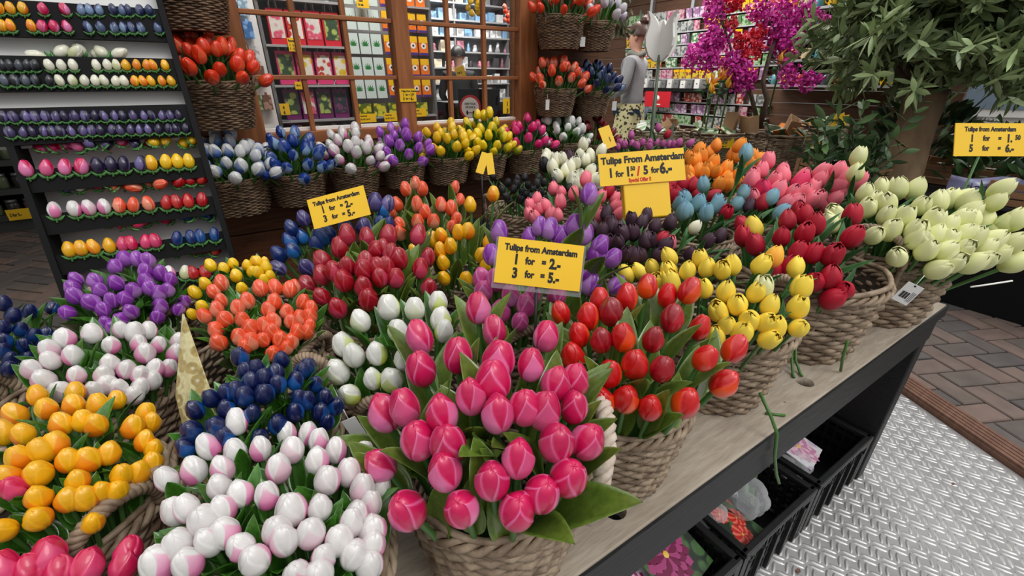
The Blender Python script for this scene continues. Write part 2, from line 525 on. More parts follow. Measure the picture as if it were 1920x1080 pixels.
BLOOMS = {
'pink': ((0.185, 0.318), 0.775, 0.103, 0.0324, 'pink', '''212,397,931 147,415,905 154,338,920 181,304,924 208,284,919 273,346,898 123,359,905 219,259,909 245,261,900 141,281,914 163,282,919 151,256,907 178,249,908 192,239,903 91,324,892 113,287,903 226,236,894 87,287,884 107,264,891 190,218,887 220,213,876 151,221,884 59,307,855 96,251,875 126,223,874 188,198,865 64,260,843 100,226,858 135,200,854 157,199,862 218,367,913 77,350,874'''),
'white': ((-0.045, 0.322), 0.765, 0.1, 0.0245, 'whitepink', '''-47,434,861 -71,424,851 -52,412,843 -60,373,861 -107,409,843 -88,412,840 -63,347,867 -8,418,838 12,412,832 18,378,847 -6,364,860 -20,341,867 12,340,859 14,313,859 -48,326,870 -31,312,869 -94,345,861 -85,337,865 -72,316,868 -61,318,869 -16,291,865 3,288,859 -7,269,857 -60,296,867 -70,296,866 -51,280,865 -92,307,863 -25,270,861 10,259,847 -3,251,848 21,269,847 52,350,835 34,319,850 39,298,845 53,303,835 41,283,840 27,277,847 36,263,835 30,252,833 25,240,829 17,249,839 -105,304,858 -85,288,862 -44,267,861 -23,247,851 -31,386,857 30,353,849 -9,243,845 -28,281,864'''),
'orange': ((-0.228, 0.52), 0.765, 0.098, 0.0236, 'orangeyellow', '''-199,609,848 -228,606,857 -244,595,848 -213,572,857 -192,570,854 -170,558,851 -162,583,838 -217,521,865 -192,525,861 -177,526,858 -167,518,854 -142,512,842 -135,541,836 -128,525,832 -192,494,859 -199,490,860 -214,487,861 -182,473,852 -168,471,847 -156,476,843 -133,493,833 -126,487,825 -127,470,820 -136,458,822 -148,455,830 -200,466,854 -217,470,857 -198,445,845 -181,437,836 -175,452,842 -161,443,830 -199,429,836 -168,421,817 -218,428,838 -151,443,825 -170,438,831 -235,535,864 -213,457,853,magenta'''),
'pinkBL': ((-0.25, 0.29), 0.765, 0.093, 0.0273, 'magenta', '''-193,403,815 -203,397,813 -174,389,801 -146,389,798 -150,382,793 -218,401,821 -188,391,805'''),
'wp2': ((-0.225, 0.735), 0.765, 0.1, 0.023, 'whitepink', '''-162,707,869 -188,697,876 -213,694,879 -170,678,864 -150,703,863 -136,712,856 -146,684,854 -140,672,844 -129,690,843 -109,712,829 -114,685,825 -225,680,875 -223,664,868 -205,665,867 -241,659,865 -172,653,851 -203,641,852 -180,639,844 -230,643,855 -160,647,840 -149,645,830 -135,655,826 -122,663,818 -178,631,834 -190,626,834 -152,633,817 -139,642,816 -158,625,813 -169,629,827 -216,628,842'''),
'purpleL': ((-0.19, 0.955), 0.765, 0.098, 0.0233, 'purple', '''-185,920,891 -174,945,894 -158,942,891 -144,938,887 -234,915,883 -240,898,874 -238,882,867 -210,895,881 -205,876,871 -183,883,876 -148,904,880 -130,904,872 -117,895,861 -122,874,850 -164,868,864 -144,871,860 -134,866,851 -216,862,859 -192,856,857 -175,856,856 -205,848,848 -248,865,848 -171,841,839 -136,849,833 -116,852,821 -186,835,832 -143,838,821 -205,835,830 -106,865,827 -148,884,870 -197,831,824'''),
'navyL': ((-0.39, 0.88), 0.765, 0.088, 0.0208, 'navy', '''-325,918,863 -307,873,857 -299,908,846 -284,941,833 -311,841,853 -298,847,844 -288,844,832 -309,823,842 -293,826,827 -306,801,821 -292,811,812 -280,856,825 -308,792,811 -279,842,816 -310,810,834'''),
'coral': ((-0.015, 0.715), 0.765, 0.098, 0.0223, 'coral', '''9,714,883 28,717,878 46,715,871 57,746,860 9,658,871 19,673,874 31,656,863 57,681,860 34,641,852 46,648,851 62,656,845 66,672,850 0,635,859 11,639,859 8,627,850 -6,620,846 13,618,841 38,627,839 56,641,839 50,631,834 27,616,833 18,611,830 1,607,829 -53,762,875 -45,704,881 -42,766,884 -27,672,878 -13,683,881 -44,661,871 -52,686,877 -57,635,852 -33,629,854 -18,636,860 -21,620,847 -29,618,844 -57,652,862 -66,685,872 -24,651,869'''),
'navyC': ((-0.037, 0.52), 0.765, 0.095, 0.02, 'navy', '''-31,503,894 8,490,883 30,480,869 -18,479,887 -30,480,888 -27,465,882 -15,465,881 -2,458,874 14,460,869 33,460,857 -62,462,878 -78,460,872 -48,462,881 -41,459,880 -34,452,876 -17,450,873 13,443,858 20,442,852 7,432,850 39,450,844 47,445,830 30,434,836 33,429,825 -83,444,860 -62,436,861 -53,447,871 -32,435,864 -91,437,849 -11,423,848 -30,419,846 -59,427,853 -2,470,880 23,474,871'''),
'yellowL': ((-0.005, 0.905), 0.765, 0.092, 0.0203, 'yellowwood', '''-57,945,856 -70,880,846 -89,881,833 -82,842,821 -98,849,808 -22,860,857 -2,886,864 -18,831,843 11,895,864 5,863,858 -38,900,861 -22,908,864 16,893,863 27,892,861 28,872,857 13,857,856 29,848,848 18,840,847'''),
'blue': ((0.2, 0.955), 0.765, 0.1, 0.033, 'bluewood', '''97,1010,885 113,1005,864 125,913,871 142,924,882 88,1004,859 60,995,836 87,966,850 155,925,886 53,985,811,violetblue 95,886,837,violetblue 125,1012,901,violetblue 275,986,921,violetblue 290,979,905 294,970,872 224,918,889,violetblue 190,923,892 278,977,875 299,977,916,violetblue'''),
'dred': ((0.195, 0.745), 0.765, 0.103, 0.0321, 'darkred', '''146,799,895 116,798,877 101,752,868 78,788,839 90,708,850 105,669,841 127,692,875 149,647,853 148,665,869 160,688,888 177,664,878 196,792,906 233,781,907 191,726,904 203,728,904 212,707,899 221,692,892 283,761,905 288,730,869 251,675,872 201,658,874 253,649,849 120,726,881 139,715,890 165,702,895 181,681,889 192,678,888 162,800,916'''),
'wgreen': ((0.165, 0.53), 0.765, 0.098, 0.0291, 'whitegreen', '''147,528,894 174,505,892 108,531,882 216,521,884 200,480,880 195,462,872 78,520,861 85,490,859 108,469,865 141,480,882 62,499,838 69,466,824 113,441,844 135,447,860 95,453,843'''),
'coralB': ((0.41, 1.0), 0.775, 0.098, 0.0304, 'coral', '''371,1044,928 395,1037,941 407,1032,926 479,999,927 345,1048,892 368,974,905 375,942,894 420,948,903 440,938,894 349,934,876 319,967,868 381,916,877 440,913,874 489,990,895 419,899,863 311,952,850 328,1050,878'''),
'yor': ((0.408, 0.79), 0.775, 0.098, 0.0291, 'orangeyellow', '''470,790,953 428,814,931 375,732,904 359,741,902 334,764,895 318,780,883 336,732,881 320,744,871 316,728,853 380,691,867 385,679,848 342,687,825 311,715,826 404,702,885 306,846,842'''),
'purple': ((0.38, 0.575), 0.77, 0.1, 0.0327, 'purple', '''484,546,945 455,575,936 440,588,941 497,529,1001 382,627,931 426,597,920 495,532,932 521,486,898 510,507,916 506,510,903 494,506,847 491,519,867 520,470,854 338,578,913 469,559,923 300,548,889,rosemauve 315,528,893,rosemauve 322,496,877,rosemauve 302,492,857,rosemauve 337,475,864,rosemauve 390,470,869,rosemauve 352,480,876,rosemauve 320,470,845,rosemauve 292,531,877,rosemauve'''),
'red': ((0.4, 0.338), 0.765, 0.1, 0.0318, 'redorange', '''353,413,876 350,360,895 390,377,899 375,343,903,crimsonwood 325,344,885 303,328,868 335,316,888,crimsonwood 356,299,893 383,280,892,crimsonwood 439,297,894,crimsonwood 481,338,898 495,318,911 466,363,907 316,282,866 346,269,876 368,251,872,crimsonwood 495,290,866 438,244,865 505,242,854 300,272,843 319,256,849 338,234,842 379,218,840 462,226,830 293,298,852 427,362,901'''),
'yellow': ((0.7, 0.372), 0.78, 0.115, 0.0299, 'yellowsilk', '''612,527,828 635,513,834 622,482,859 597,423,876 635,449,885 601,398,884 616,374,893 631,354,898 647,344,902 588,350,876 596,321,875 598,297,867 577,309,856 625,294,880 749,295,890 705,261,878 668,245,862 653,233,845 626,268,866 600,275,854 609,263,852 622,246,843 600,253,832 570,296,841 580,275,835 577,401,867 581,434,859 556,298,820 680,327,904 635,393,899 643,289,885,greensilk 724,327,904,flamesilk'''),
'dredS': ((1.02, 0.39), 0.79, 0.15, 0.0369, 'crimsonsilk', '''1053,450,907 1015,409,909 973,373,905 1089,354,909 983,316,895 921,315,872 902,341,869 895,292,832 910,269,823 885,288,803 914,408,883 890,440,859 919,489,857 991,529,862 963,424,901 935,377,894 890,365,865 862,378,834 870,360,842 880,314,831 935,469,878,yellowsilk'''),
'green': ((1.34, 0.365), 0.79, 0.155, 0.0441, 'greensilk', '''1358,482,989 1359,478,953 1280,417,920 1214,382,902 1197,422,885 1169,415,864 1237,376,912 1248,351,916 1339,399,928 1354,368,930 1396,355,927 1204,337,895 1214,308,895 1277,304,917 1177,312,871 1163,339,863 1189,273,865 1161,272,829 1243,265,895 1250,244,888 1216,244,869 1187,246,844 1189,224,816 1213,208,828 1243,187,826 1240,207,854 1208,226,846 1407,284,915 1324,281,918 1410,272,922 1411,255,916 1377,247,903 1409,229,898 1323,220,891 1265,218,876 1404,208,875 1415,215,924 1401,186,867 1407,181,886 1392,154,845 1334,166,834 1291,180,848 1376,140,812 1277,174,830 1418,225,954 1408,164,891 1203,276,878 1293,242,899 1201,251,863 1231,225,865 1320,187,863 1283,199,867'''),
'burg': ((0.72, 0.645), 0.78, 0.12, 0.0295, 'plumsilk', '''703,738,870 655,669,879 688,665,887 666,632,883 673,597,880 737,639,889 736,615,887 796,650,885 756,595,881 820,607,875 633,608,869 647,592,871 639,561,855 662,541,853 693,526,851 692,556,869 731,721,883 671,616,883 688,587,880 644,641,877 645,548,851 719,542,864 706,557,872,plumsilk 727,554,870,crimsonsilk 751,542,862,pinksilk 824,601,876 807,531,829 851,524,852 866,502,863 846,561,875,creamsilk'''),
'bluelt': ((1.02, 0.69), 0.79, 0.115, 0.0349, 'skysilk', '''943,684,886 969,674,894 1075,701,914 960,607,874 1027,619,888 1106,623,876 1122,628,1000 1140,556,900 1140,526,870 971,646,890 1119,615,904 999,620,888 939,640,879 923,653,874 1119,590,872,plumsilk 1014,591,876,crimsonsilk 1132,568,885,crimsonsilk'''),
'pinkS': ((1.3, 0.67), 0.8, 0.13, 0.0422, 'pinksilk', '''1339,686,953 1260,677,927 1299,679,930 1210,618,906,rosesilk 1308,617,924 1373,601,922 1386,558,916 1390,541,913 1386,569,938 1397,512,910 1396,503,893 1400,518,940 1251,562,898 1296,552,898 1285,534,884 1331,526,875 1389,512,875 1208,557,876 1176,623,888 1211,660,913 1256,617,920 1402,501,924 1381,516,855 1355,648,929 1407,478,923 1316,585,914,rosesilk 1346,552,892 1221,589,901 1234,544,880'''),
'salmon': ((0.75, 0.88), 0.785, 0.11, 0.0303, 'pinksilk', '''748,940,900 736,887,904 746,852,903 693,833,891 647,907,875 668,912,885 665,852,885 648,861,876 631,852,862 650,827,870 662,807,869 627,877,862 822,836,887 855,838,899,crimsonsilk 768,784,880 859,818,864 874,796,862 757,765,868 792,770,866 815,889,925 862,823,882 828,775,855'''),
'redback': ((1.09, 0.93), 0.785, 0.11, 0.0413, 'crimsonsilk', '''1180,879,864 1189,853,848 1200,853,872 1213,818,857 1231,780,854 1213,830,872 1094,818,857 1095,841,868'''),
'orangeS': ((1.4, 0.94), 0.8, 0.125, 0.0407, 'orangesilk', '''1442,928,963 1475,871,967 1471,874,932 1406,980,945 1321,927,924 1433,941,939 1351,874,923 1303,861,895 1294,882,898 1278,899,892 1268,877,871 1337,847,905 1369,831,904 1477,862,933 1498,818,934 1489,829,899 1317,812,862 1340,811,877 1399,801,880 1399,791,868 1344,798,862 1502,807,930 1329,912,925 1338,958,930 1357,914,934 1319,861,905 1491,828,916'''),
'black': ((0.78, 1.13), 0.79, 0.11, 0.0238, 'blacksilk', '''726,1227,888 724,1139,884 768,1145,889 763,1080,885 707,1082,876 726,1054,873 759,1046,876 826,1084,882 769,1025,868 804,1028,869 679,1067,861 701,1036,859 732,1017,859 690,1104,873 779,1002,856 887,1108,871 916,1070,857 814,1173,885 847,1149,885 733,1102,885 726,1035,867 789,1071,884 676,1044,851 709,1011,848'''),
'cream': ((1.04, 1.22), 0.8, 0.115, 0.0395, 'creamsilk', '''1005,1292,921 966,1201,918 1099,1220,959 1089,1225,928 1006,1146,916 953,1132,894 931,1136,884 951,1104,876 1120,1192,918 1023,1072,873 955,1086,861 934,1178,901 980,1065,851 1142,1173,940 973,1281,912 1052,1145,918 989,1192,923 973,1134,903 1024,1102,897 982,1097,885 931,1220,904,blacksilk 1007,1185,925,plumsilk 1036,1093,892,plumsilk'''),
'mauve': ((1.44, 1.27), 0.81, 0.12, 0.0277, 'mauvesilk', '''1363,1337,925 1345,1285,928 1364,1266,937 1377,1240,939 1413,1231,945 1442,1219,944 1502,1234,939 1519,1211,936 1540,1182,938 1552,1163,943 1438,1312,963 1509,1229,994 1573,1130,945 1383,1312,939 1381,1222,937 1426,1194,936 1548,1167,931 1535,1187,933 1525,1207,972,crimsonsilk'''),
}
MAGNETS = [
('top board, upper row', 0, 'O,-303,1459,1299 O,-285,1460,1300 O,-267,1460,1301 P,-236,1460,1302 P,-199,1461,1304 N,-175,1461,1305 N,-159,1461,1306 N,-145,1462,1307 N,-117,1462,1309 N,-103,1462,1309 N,-91,1463,1310 N,-71,1463,1311 N,-52,1463,1312'),
('top board, lower row', 0, 'O,-308,1450,1267 O,-294,1450,1268 O,-262,1450,1269 P,-247,1450,1269 P,-228,1451,1270 P,-205,1451,1271 N,-171,1451,1272 N,-148,1451,1273 N,-127,1451,1273 N,-109,1452,1274 N,-93,1452,1275 N,-77,1452,1275 N,-44,1452,1276'),
('second board, upper row', 0, 'K,-327,1428,1194 K,-315,1428,1194 K,-303,1428,1194 K,-291,1428,1195 K,-280,1428,1195 W,-255,1428,1195 W,-237,1428,1195 W,-217,1428,1196 W,-178,1428,1196 W,-159,1429,1197 W,-143,1429,1197 O,-127,1429,1197 O,-107,1429,1198 O,-89,1429,1198 O,-74,1429,1198 O,-53,1429,1198'),
('second board, lower row', 0, 'K,-331,1419,1166 K,-317,1419,1166 K,-301,1419,1166 K,-284,1419,1166 K,-264,1419,1165 W,-246,1419,1165 W,-226,1419,1165 W,-208,1419,1165 W,-189,1419,1165 W,-172,1419,1165 W,-155,1419,1164 W,-138,1419,1164 O,-120,1419,1164 O,-102,1419,1164 O,-87,1419,1164 O,-68,1419,1164 O,-49,1419,1164'),
('third board, upper row', 0, 'V,-354,1399,1098 V,-336,1399,1097 V,-320,1399,1097 V,-304,1398,1096 V,-288,1398,1096 V,-274,1398,1095 V,-257,1398,1095 V,-242,1398,1095 V,-225,1398,1094 V,-209,1398,1094 V,-192,1397,1093 V,-176,1397,1093 V,-159,1397,1092 V,-141,1397,1092 V,-122,1397,1091 V,-106,1397,1091 V,-88,1397,1090 V,-71,1397,1090 V,-53,1397,1090'),
('third board, lower row', 0, 'V,-351,1390,1068 V,-333,1390,1067 V,-316,1390,1067 V,-302,1390,1067 V,-287,1389,1066 V,-273,1389,1066 V,-256,1389,1065 V,-239,1389,1065 V,-223,1389,1065 V,-206,1389,1064 V,-188,1389,1064 V,-172,1388,1063 V,-155,1388,1063 V,-139,1388,1062 V,-122,1388,1062 V,-103,1388,1061 V,-84,1388,1061 V,-67,1388,1060 V,-50,1388,1060'),
('fourth board', 1, 'P,-347,1368,994 P,-318,1367,993 P,-289,1367,992 P,-262,1367,991 V,-232,1367,990 V,-209,1367,990 V,-187,1366,989 V,-157,1366,988 Y,-136,1366,987 Y,-108,1365,987 Y,-85,1365,986 Y,-62,1365,985'),
('fifth board', 1, 'w,-328,1342,907 w,-294,1341,905 w,-269,1341,904 w,-244,1340,903 C,-218,1340,902 C,-195,1340,900 C,-162,1339,899 R,-132,1339,897 R,-107,1338,896 R,-86,1338,895 R,-60,1338,894'),
('sixth board', 1, 'O,-326,1316,823 O,-306,1316,822 O,-283,1316,821 O,-257,1315,819 M,-235,1315,818 M,-217,1315,817 M,-193,1314,816 M,-172,1314,815 B,-133,1313,813 B,-101,1313,811 B,-83,1313,810 B,-54,1312,809'),
('lowest board', 1, 'w,-164,1291,737 W,-138,1289,732 R,-117,1288,728 R,-93,1286,724'),
('pile on the fourth board', 2, 'P,-322,1377,1025 P,-305,1377,1025 P,-288,1377,1024 P,-272,1377,1024 P,-253,1376,1022 P,-216,1376,1022 V,-234,1376,1022 V,-209,1376,1022 P,-185,1376,1022 V,-151,1376,1020 R,-135,1376,1020 Y,-124,1376,1020 Y,-95,1375,1018 Y,-69,1375,1018 Y,-50,1375,1018'),
('pile on the fifth board', 2, 'V,-307,1351,938 w,-278,1351,937 P,-276,1351,937 P,-250,1350,936 C,-230,1350,935 C,-215,1350,934 C,-194,1349,933 C,-172,1349,932 C,-154,1349,931 C,-137,1349,930 R,-100,1348,929 R,-87,1348,928 R,-71,1348,927 R,-51,1347,926'),
('pile on the sixth board', 2, 'O,-307,1327,858 O,-287,1327,857 W,-268,1326,856 M,-254,1326,855 M,-223,1325,853 M,-205,1325,852 M,-183,1325,851 M,-161,1325,850 M,-135,1324,849 B,-114,1324,848 B,-92,1323,846 B,-64,1323,845 B,-49,1323,844'),
('pile on the lowest board', 2, 'W,-155,1301,771 R,-139,1300,768 R,-113,1298,763 R,-102,1298,761 R,-89,1297,759 R,-70,1296,755'),
('pile behind the second board', 2, 'W,-260,1432,1209 W,-241,1433,1210 W,-214,1433,1210 W,-194,1433,1211 W,-174,1433,1211 W,-158,1433,1211 W,-143,1433,1212'),
]
# ---------------------------------------------------------------- setting
# wall front with the shop window: horizontal boards, openings left free
WX0, WX1 = -0.30, 1.66
WIN = (0.155, 1.195, 1.005, 1.56)
w = MB()
def clap(x0, x1, z0, z1):
    n = max(1, round((z1 - z0) / 0.115))
    h = (z1 - z0) / n
    for i in range(n):
        w.box(((x0 + x1) / 2, 1.80, z0 + (i + 0.5) * h), (x1 - x0, 0.05, h - 0.004))
    w.b2((x0, 1.81, z0), (x1, 1.85, z1))  # backing added to stop light leaking through the board gaps
clap(WX0, WX1, 0.0, WIN[2])
clap(WX0, WIN[0], WIN[2], WIN[3])
clap(WIN[1], WX1, WIN[2], WIN[3])
clap(WX0, WX1, WIN[3], 2.5)
w.b2((WX1 - 0.02, 1.83, 0), (WX1, 2.4, 2.5))
struct(w.build('wall_front', M_wall, bevel=0.002))
# window: posts, rails, glazing bars, panes
fr = MB()
for x0, x1 in ((0.035, 0.158), (0.642, 0.702), (1.195, 1.292)):
    fr.b2((x0, 1.765, 0.96), (x1, 1.83, 1.62))
fo = struct(fr.build('window_1', M_frame, bevel=0.004))
rl = MB()
rl.b2((0.158, 1.770, 0.965), (0.642, 1.83, 1.006)); rl.b2((0.702, 1.770, 0.965), (1.195, 1.83, 1.006))
rl.b2((0.158, 1.775, 1.548), (0.642, 1.83, 1.62)); rl.b2((0.702, 1.775, 1.548), (1.195, 1.83, 1.62))
rl.build('window_rail', M_frame_h, fo, bevel=0.003)
sl = MB()
sl.b2((0.15, 1.80, 1.006), (0.642, 1.83, 1.016)); sl.b2((0.702, 1.80, 1.006), (1.195, 1.83, 1.016))
sl.build('window_sill', M_white, fo)
mu = MB()
for x in (0.313, 0.475, 0.866, 1.029):
    mu.b2((x - 0.008, 1.780, 1.006), (x + 0.008, 1.802, 1.55))
mu.build('mullion', M_frame, fo, bevel=0.002)
mu = MB()
for z in (1.178, 1.362):
    mu.b2((0.158, 1.776, z - 0.007), (0.642, 1.800, z + 0.007))
    mu.b2((0.702, 1.776, z - 0.007), (1.195, 1.800, z + 0.007))
mu.build('mullion_rail', M_frame_h, fo, bevel=0.002)
for x0, x1 in ((0.158, 0.642), (0.702, 1.195)):
    g = MB()
    g.b2((x0, 1.804, 1.006), (x1, 1.808, 1.55))
    g.build('pane', M_glass, fo)

# paving of the street, herringbone bricks laid at an angle
def herring(name, x0, x1, y0, y1, rot, L=0.2, W=0.1, skip=None):
    pv = MB()
    pv.add([(x0, y0, -0.012), (x1, y0, -0.012), (x1, y1, -0.012), (x0, y1, -0.012)], [(0, 1, 2, 3)], 1)
    c, s = math.cos(rot), math.sin(rot)
    cx, cy = (x0 + x1) / 2, (y0 + y1) / 2
    rad = math.hypot(x1 - x0, y1 - y0) / 2
    n = int(rad / W) + 6
    g = 0.004
    def brick(u0, v0, du, dv):
        uu, vv = u0 + du / 2, v0 + dv / 2
        X, Y = cx + uu * c - vv * s, cy + uu * s + vv * c
        if not (x0 + 0.0 < X < x1 and y0 < Y < y1) or (skip and skip(X, Y)):
            return
        h = random.uniform(-0.0025, 0.0015)
        a = random.random()
        pts = []
        for z, ins in ((-0.02, 0), (h - 0.004, 0), (h, 0.004)):
            for pu, pw in ((u0 + g + ins, v0 + g + ins), (u0 + du - g - ins, v0 + g + ins), (u0 + du - g - ins, v0 + dv - g - ins), (u0 + g + ins, v0 + dv - g - ins)):
                pts.append((cx + pu * c - pw * s, cy + pu * s + pw * c, z))
        fs = [(8, 9, 10, 11)]
        for k in (0, 4):
            for i in range(4):
                j = (i + 1) % 4
                fs.append((k + i, k + j, k + 4 + j, k + 4 + i))
        pv.add(pts, fs, 0, False, [a] * 12)
    # rows of three-to-one bricks in herringbone
    k = 2
    for i in range(-n, n):
        for j in range(-n // 2, n // 2):
            a = i + 0
            t = (a - j * 0) 
            # horizontal brick starts at (i*W + ..., i*W) shifted by 2k per j
            brick((i + 2 * k * j) * W, i * W, k * W, W)
            brick((i + k + 2 * k * j) * W, (i - k + 1) * W, W, k * W)
    return struct(pv.build(name, [M_brick, M_grout]))
strip_dir = math.atan2(0.9, 0.437)
def under_plate(x, y):
    return (x - 1.99) * 0.9 - (y - 0.04) * 0.437 < 0.0 and y < 1.2 and x > -1.5
herring('floor_paving', 1.4, 4.2, -0.6, 1.75, strip_dir, skip=under_plate)
herring('floor_left', -3.2, -0.1, 1.25, 5.6, R(45))
fl = MB()
fl.add([(-6, -4, -0.03), (12, -4, -0.03), (12, 12, -0.03), (-6, 12, -0.03)], [(0, 1, 2, 3)])
struct(fl.build('floor_ground', mat('street_ground', (116, 108, 100), 0.85, var=0.5, scale=3, rgb2=(96, 90, 84))))
# shop floor
sf = MB()
sf.b2((-0.1, 1.86, -0.02), (9, 9, 0.0))
struct(sf.build('floor_shop', mat('shop_floor', (128, 124, 118), 0.6, var=0.4, scale=3, rgb2=(104, 100, 96))))
# steel tread plate
pl = MB()
d = Vector((0.437, 0.9, 0)); nrm = Vector((-0.9, 0.437, 0)); o0 = Vector((1.99, 0.04, 0))
e1 = o0 + d * 1.25; e0 = o0 - d * 1.1
pl.add([(-1.2, -1.0, 0.004), (e0.x, e0.y, 0.004), (e1.x, e1.y, 0.004), (-1.2, 1.2, 0.004), (-1.2, -1.0, -0.011), (e0.x, e0.y, -0.011), (e1.x, e1.y, -0.011), (-1.2, 1.2, -0.011)],
       [(0, 1, 2, 3), (0, 4, 5, 1), (1, 5, 6, 2), (2, 6, 7, 3), (3, 7, 4, 0)])
plate = struct(pl.build('floor_plate', M_steel))
lug = MB()
def add_lug(x, y, a):
    c, s = math.cos(a), math.sin(a)
    L, W_, H = 0.0205, 0.0058, 0.0022
    ring = [(-L, 0), (-L * .6, -W_ * .75), (0, -W_), (L * .6, -W_ * .75), (L, 0), (L * .6, W_ * .75), (0, W_), (-L * .6, W_ * .75)]
    vs = [(x + u * c - v * s, y + u * s + v * c, 0.0035) for u, v in ring]
    vs += [(x + u * .72 * c - v * .45 * s, y + u * .72 * s + v * .45 * c, 0.004 + H) for u, v in ring]
    fs = [(i, (i + 1) % 8, 8 + (i + 1) % 8, 8 + i) for i in range(8)] + [tuple(range(8, 16))]
    lug.add(vs, fs, 0, True)
p = 0.034
for i in range(0, 60):
    for j in range(-26, 26):
        x, y = 0.5 + i * p, j * p
        if x > 1.99 + (y - 0.04) * 0.437 / 0.9 - 0.02 or x < 0.6 or y < -0.75 or y > 0.65:
            continue
        if y > 0.30 and x < 1.53:
            continue
        blk = (i + j) % 2
        for k in (-1, 1):
            off = k * 0.0075
            a = R(24) if blk else R(24 + 90)
            add_lug(x - math.sin(a) * off, y + math.cos(a) * off, a)
lug.build('tread_lug', M_lug, plate)
# grooved deck strip on the plate's edge
dk = MB()
Ld = 2.2
for k in range(5):
    c0 = o0 - nrm * (0.006 + 0.019 * k + 0.008) + d * 0.1
    mt = Matrix.Rotation(strip_dir, 3, 'Z')
    dk.box((c0.x, c0.y, 0.016), (Ld, 0.0155, 0.034), 0, mt)
c0 = o0 - nrm * 0.05 + d * 0.1
dk.box((c0.x, c0.y, 0.008), (Ld, 0.095, 0.028), 0, mt)
struct(dk.build('trim_1', M_deck, bevel=0.002))

# right wing of the shop: boarded wall set at right angles, roof, back wall
wr = MB()
for i in range(22):
    wr.box((5.06, 4.3, 0.06 + 0.12 * i), (0.05, 6.2, 0.116))
struct(wr.build('wall_right', M_darkwood, bevel=0.003))
bk = MB()
bk.b2((-3.2, 7.6, 0), (5.1, 7.68, 2.7))
struct(bk.build('wall_back', M_dark))
ls = MB()
ls.b2((-3.26, 1.9, 0), (-3.2, 7.6, 2.7))
struct(ls.build('wall_left', M_dark))
ce = MB()
ce.b2((-3.2, 1.86, 2.5), (5.3, 7.7, 2.58))
struct(ce.build('ceiling', M_ceil))
# plinth of pale tiles under the big baskets
ph = MB()
for i in range(6):
    for j in range(4):
        ph.box((3.45 + i * 0.3, 1.75 + j * 0.3, 0.395), (0.293, 0.293, 0.02))
ph.b2((3.32, 1.62, 0), (5.03, 2.78, 0.385))
struct(ph.build('trim_2', M_concrete, bevel=0.003))

# lamps of the shop
def tube_lamp(label, x, y, z, lx, ly, power):
    t = thing('ceiling_light', label, 'ceiling light', (x, y, z))
    m = MB(); m.box((0, 0, 0.03), (lx, ly, 0.04)); m.build('housing', M_white, t)
    m = MB()
    if lx > ly: m.tube([(-lx / 2 * .95, 0, 0), (lx / 2 * .95, 0, 0)], 0.016, 8)
    else: m.tube([(0, -ly / 2 * .95, 0), (0, ly / 2 * .95, 0)], 0.016, 8)
    m.build('tube', M_lamp, t)
    ld = bpy.data.lights.new('shop_lamp', 'AREA')
    ld.shape = 'RECTANGLE'; ld.size = lx; ld.size_y = ly; ld.energy = power; ld.color = (1, 0.97, 0.92)
    lo = bpy.data.objects.new('shop_lamp', ld); col.objects.link(lo)
    lo.location = (x, y, z - 0.03)
tube_lamp('white tube light under the shop ceiling behind the window', 2.9, 5.6, 2.42, 1.2, 0.10, 45)
tube_lamp('tube light on the ceiling over the gift bags', 0.9, 2.35, 2.42, 1.2, 0.10, 24)
tube_lamp('tube light on the ceiling in front of the seed packet wall', 4.1, 3.4, 2.42, 0.10, 1.4, 38)
tube_lamp('tube light on the ceiling above the woman in grey', 2.6, 3.4, 2.42, 0.10, 1.2, 24)
tube_lamp('tube light over the dark jar shelves', -1.5, 3.6, 2.42, 1.2, 0.10, 5)

# ---------------------------------------------------------------- display table
tb = thing('display_table', 'low wooden display table with weathered grey top and black painted sides', 'table', (0, 0, 0))
m = MB()
ys = [0.231, 0.42, 0.60, 0.80, 1.0, 1.22]
for a, b in zip(ys, ys[1:]):
    m.b2((-0.95, a, 0.6), (1.535, b - 0.003, 0.63))
top = m.build('tabletop', M_tabletop, tb, bevel=0.003)
def hole(x, y, r):
    c = MB(); c.lathe([(r, 0.55), (r, 0.7)], 20, c=(x, y, 0)); co = c.build('hole_cutter', M_ink)
    bm_ = top.modifiers.new('hole', 'BOOLEAN'); bm_.object = co; bm_.operation = 'DIFFERENCE'
    return co
cut = [hole(0.87, 0.272, 0.017), hole(0.348, 0.272, 0.017), hole(0.775, 0.262, 0.003)]
dg = bpy.context.evaluated_depsgraph_get()
me = bpy.data.meshes.new_from_object(top.evaluated_get(dg))
top.modifiers.clear(); top.data = me
for c in cut: bpy.data.objects.remove(c)
m = MB()
m.b2((-0.95, 0.233, 0.522), (1.53, 0.262, 0.600)); m.build('front_apron', M_blackwood, tb, bevel=0.004)
m = MB(); m.b2((-0.95, 0.2265, 0.596), (1.541, 0.2305, 0.6285)); m.build('edge_board', M_blackwood, tb)
m = MB(); m.b2((1.505, 0.25, 0.522), (1.533, 1.2, 0.60)); m.b2((1.5351, 0.228, 0.596), (1.541, 1.2, 0.6285)); m.build('end_apron', M_blackwood, tb)
for x in (1.48, -0.9):
    m = MB(); m.b2((x, 0.236, 0.004), (x + 0.05, 1.18, 0.60)); m.build('end_panel', M_blackwood, tb, bevel=0.004)
m = MB(); m.b2((-0.9, 0.72, 0.004), (1.48, 0.74, 0.6)); m.build('back_panel', M_blackwood, tb)
# back bench under the rear flowers
t2 = thing('back_bench', 'dark wooden bench under the rearmost flower baskets', 'bench', (0, 0, 0))
m = MB(); m.b2((0.5, 1.235, 0.61), (1.95, 1.56, 0.65)); m.build('bench_top', M_blackwood, t2)
for x in (0.55, 1.86):
    m = MB(); m.b2((x, 1.26, 0), (x + 0.05, 1.54, 0.61)); m.build('leg', M_blackwood, t2)
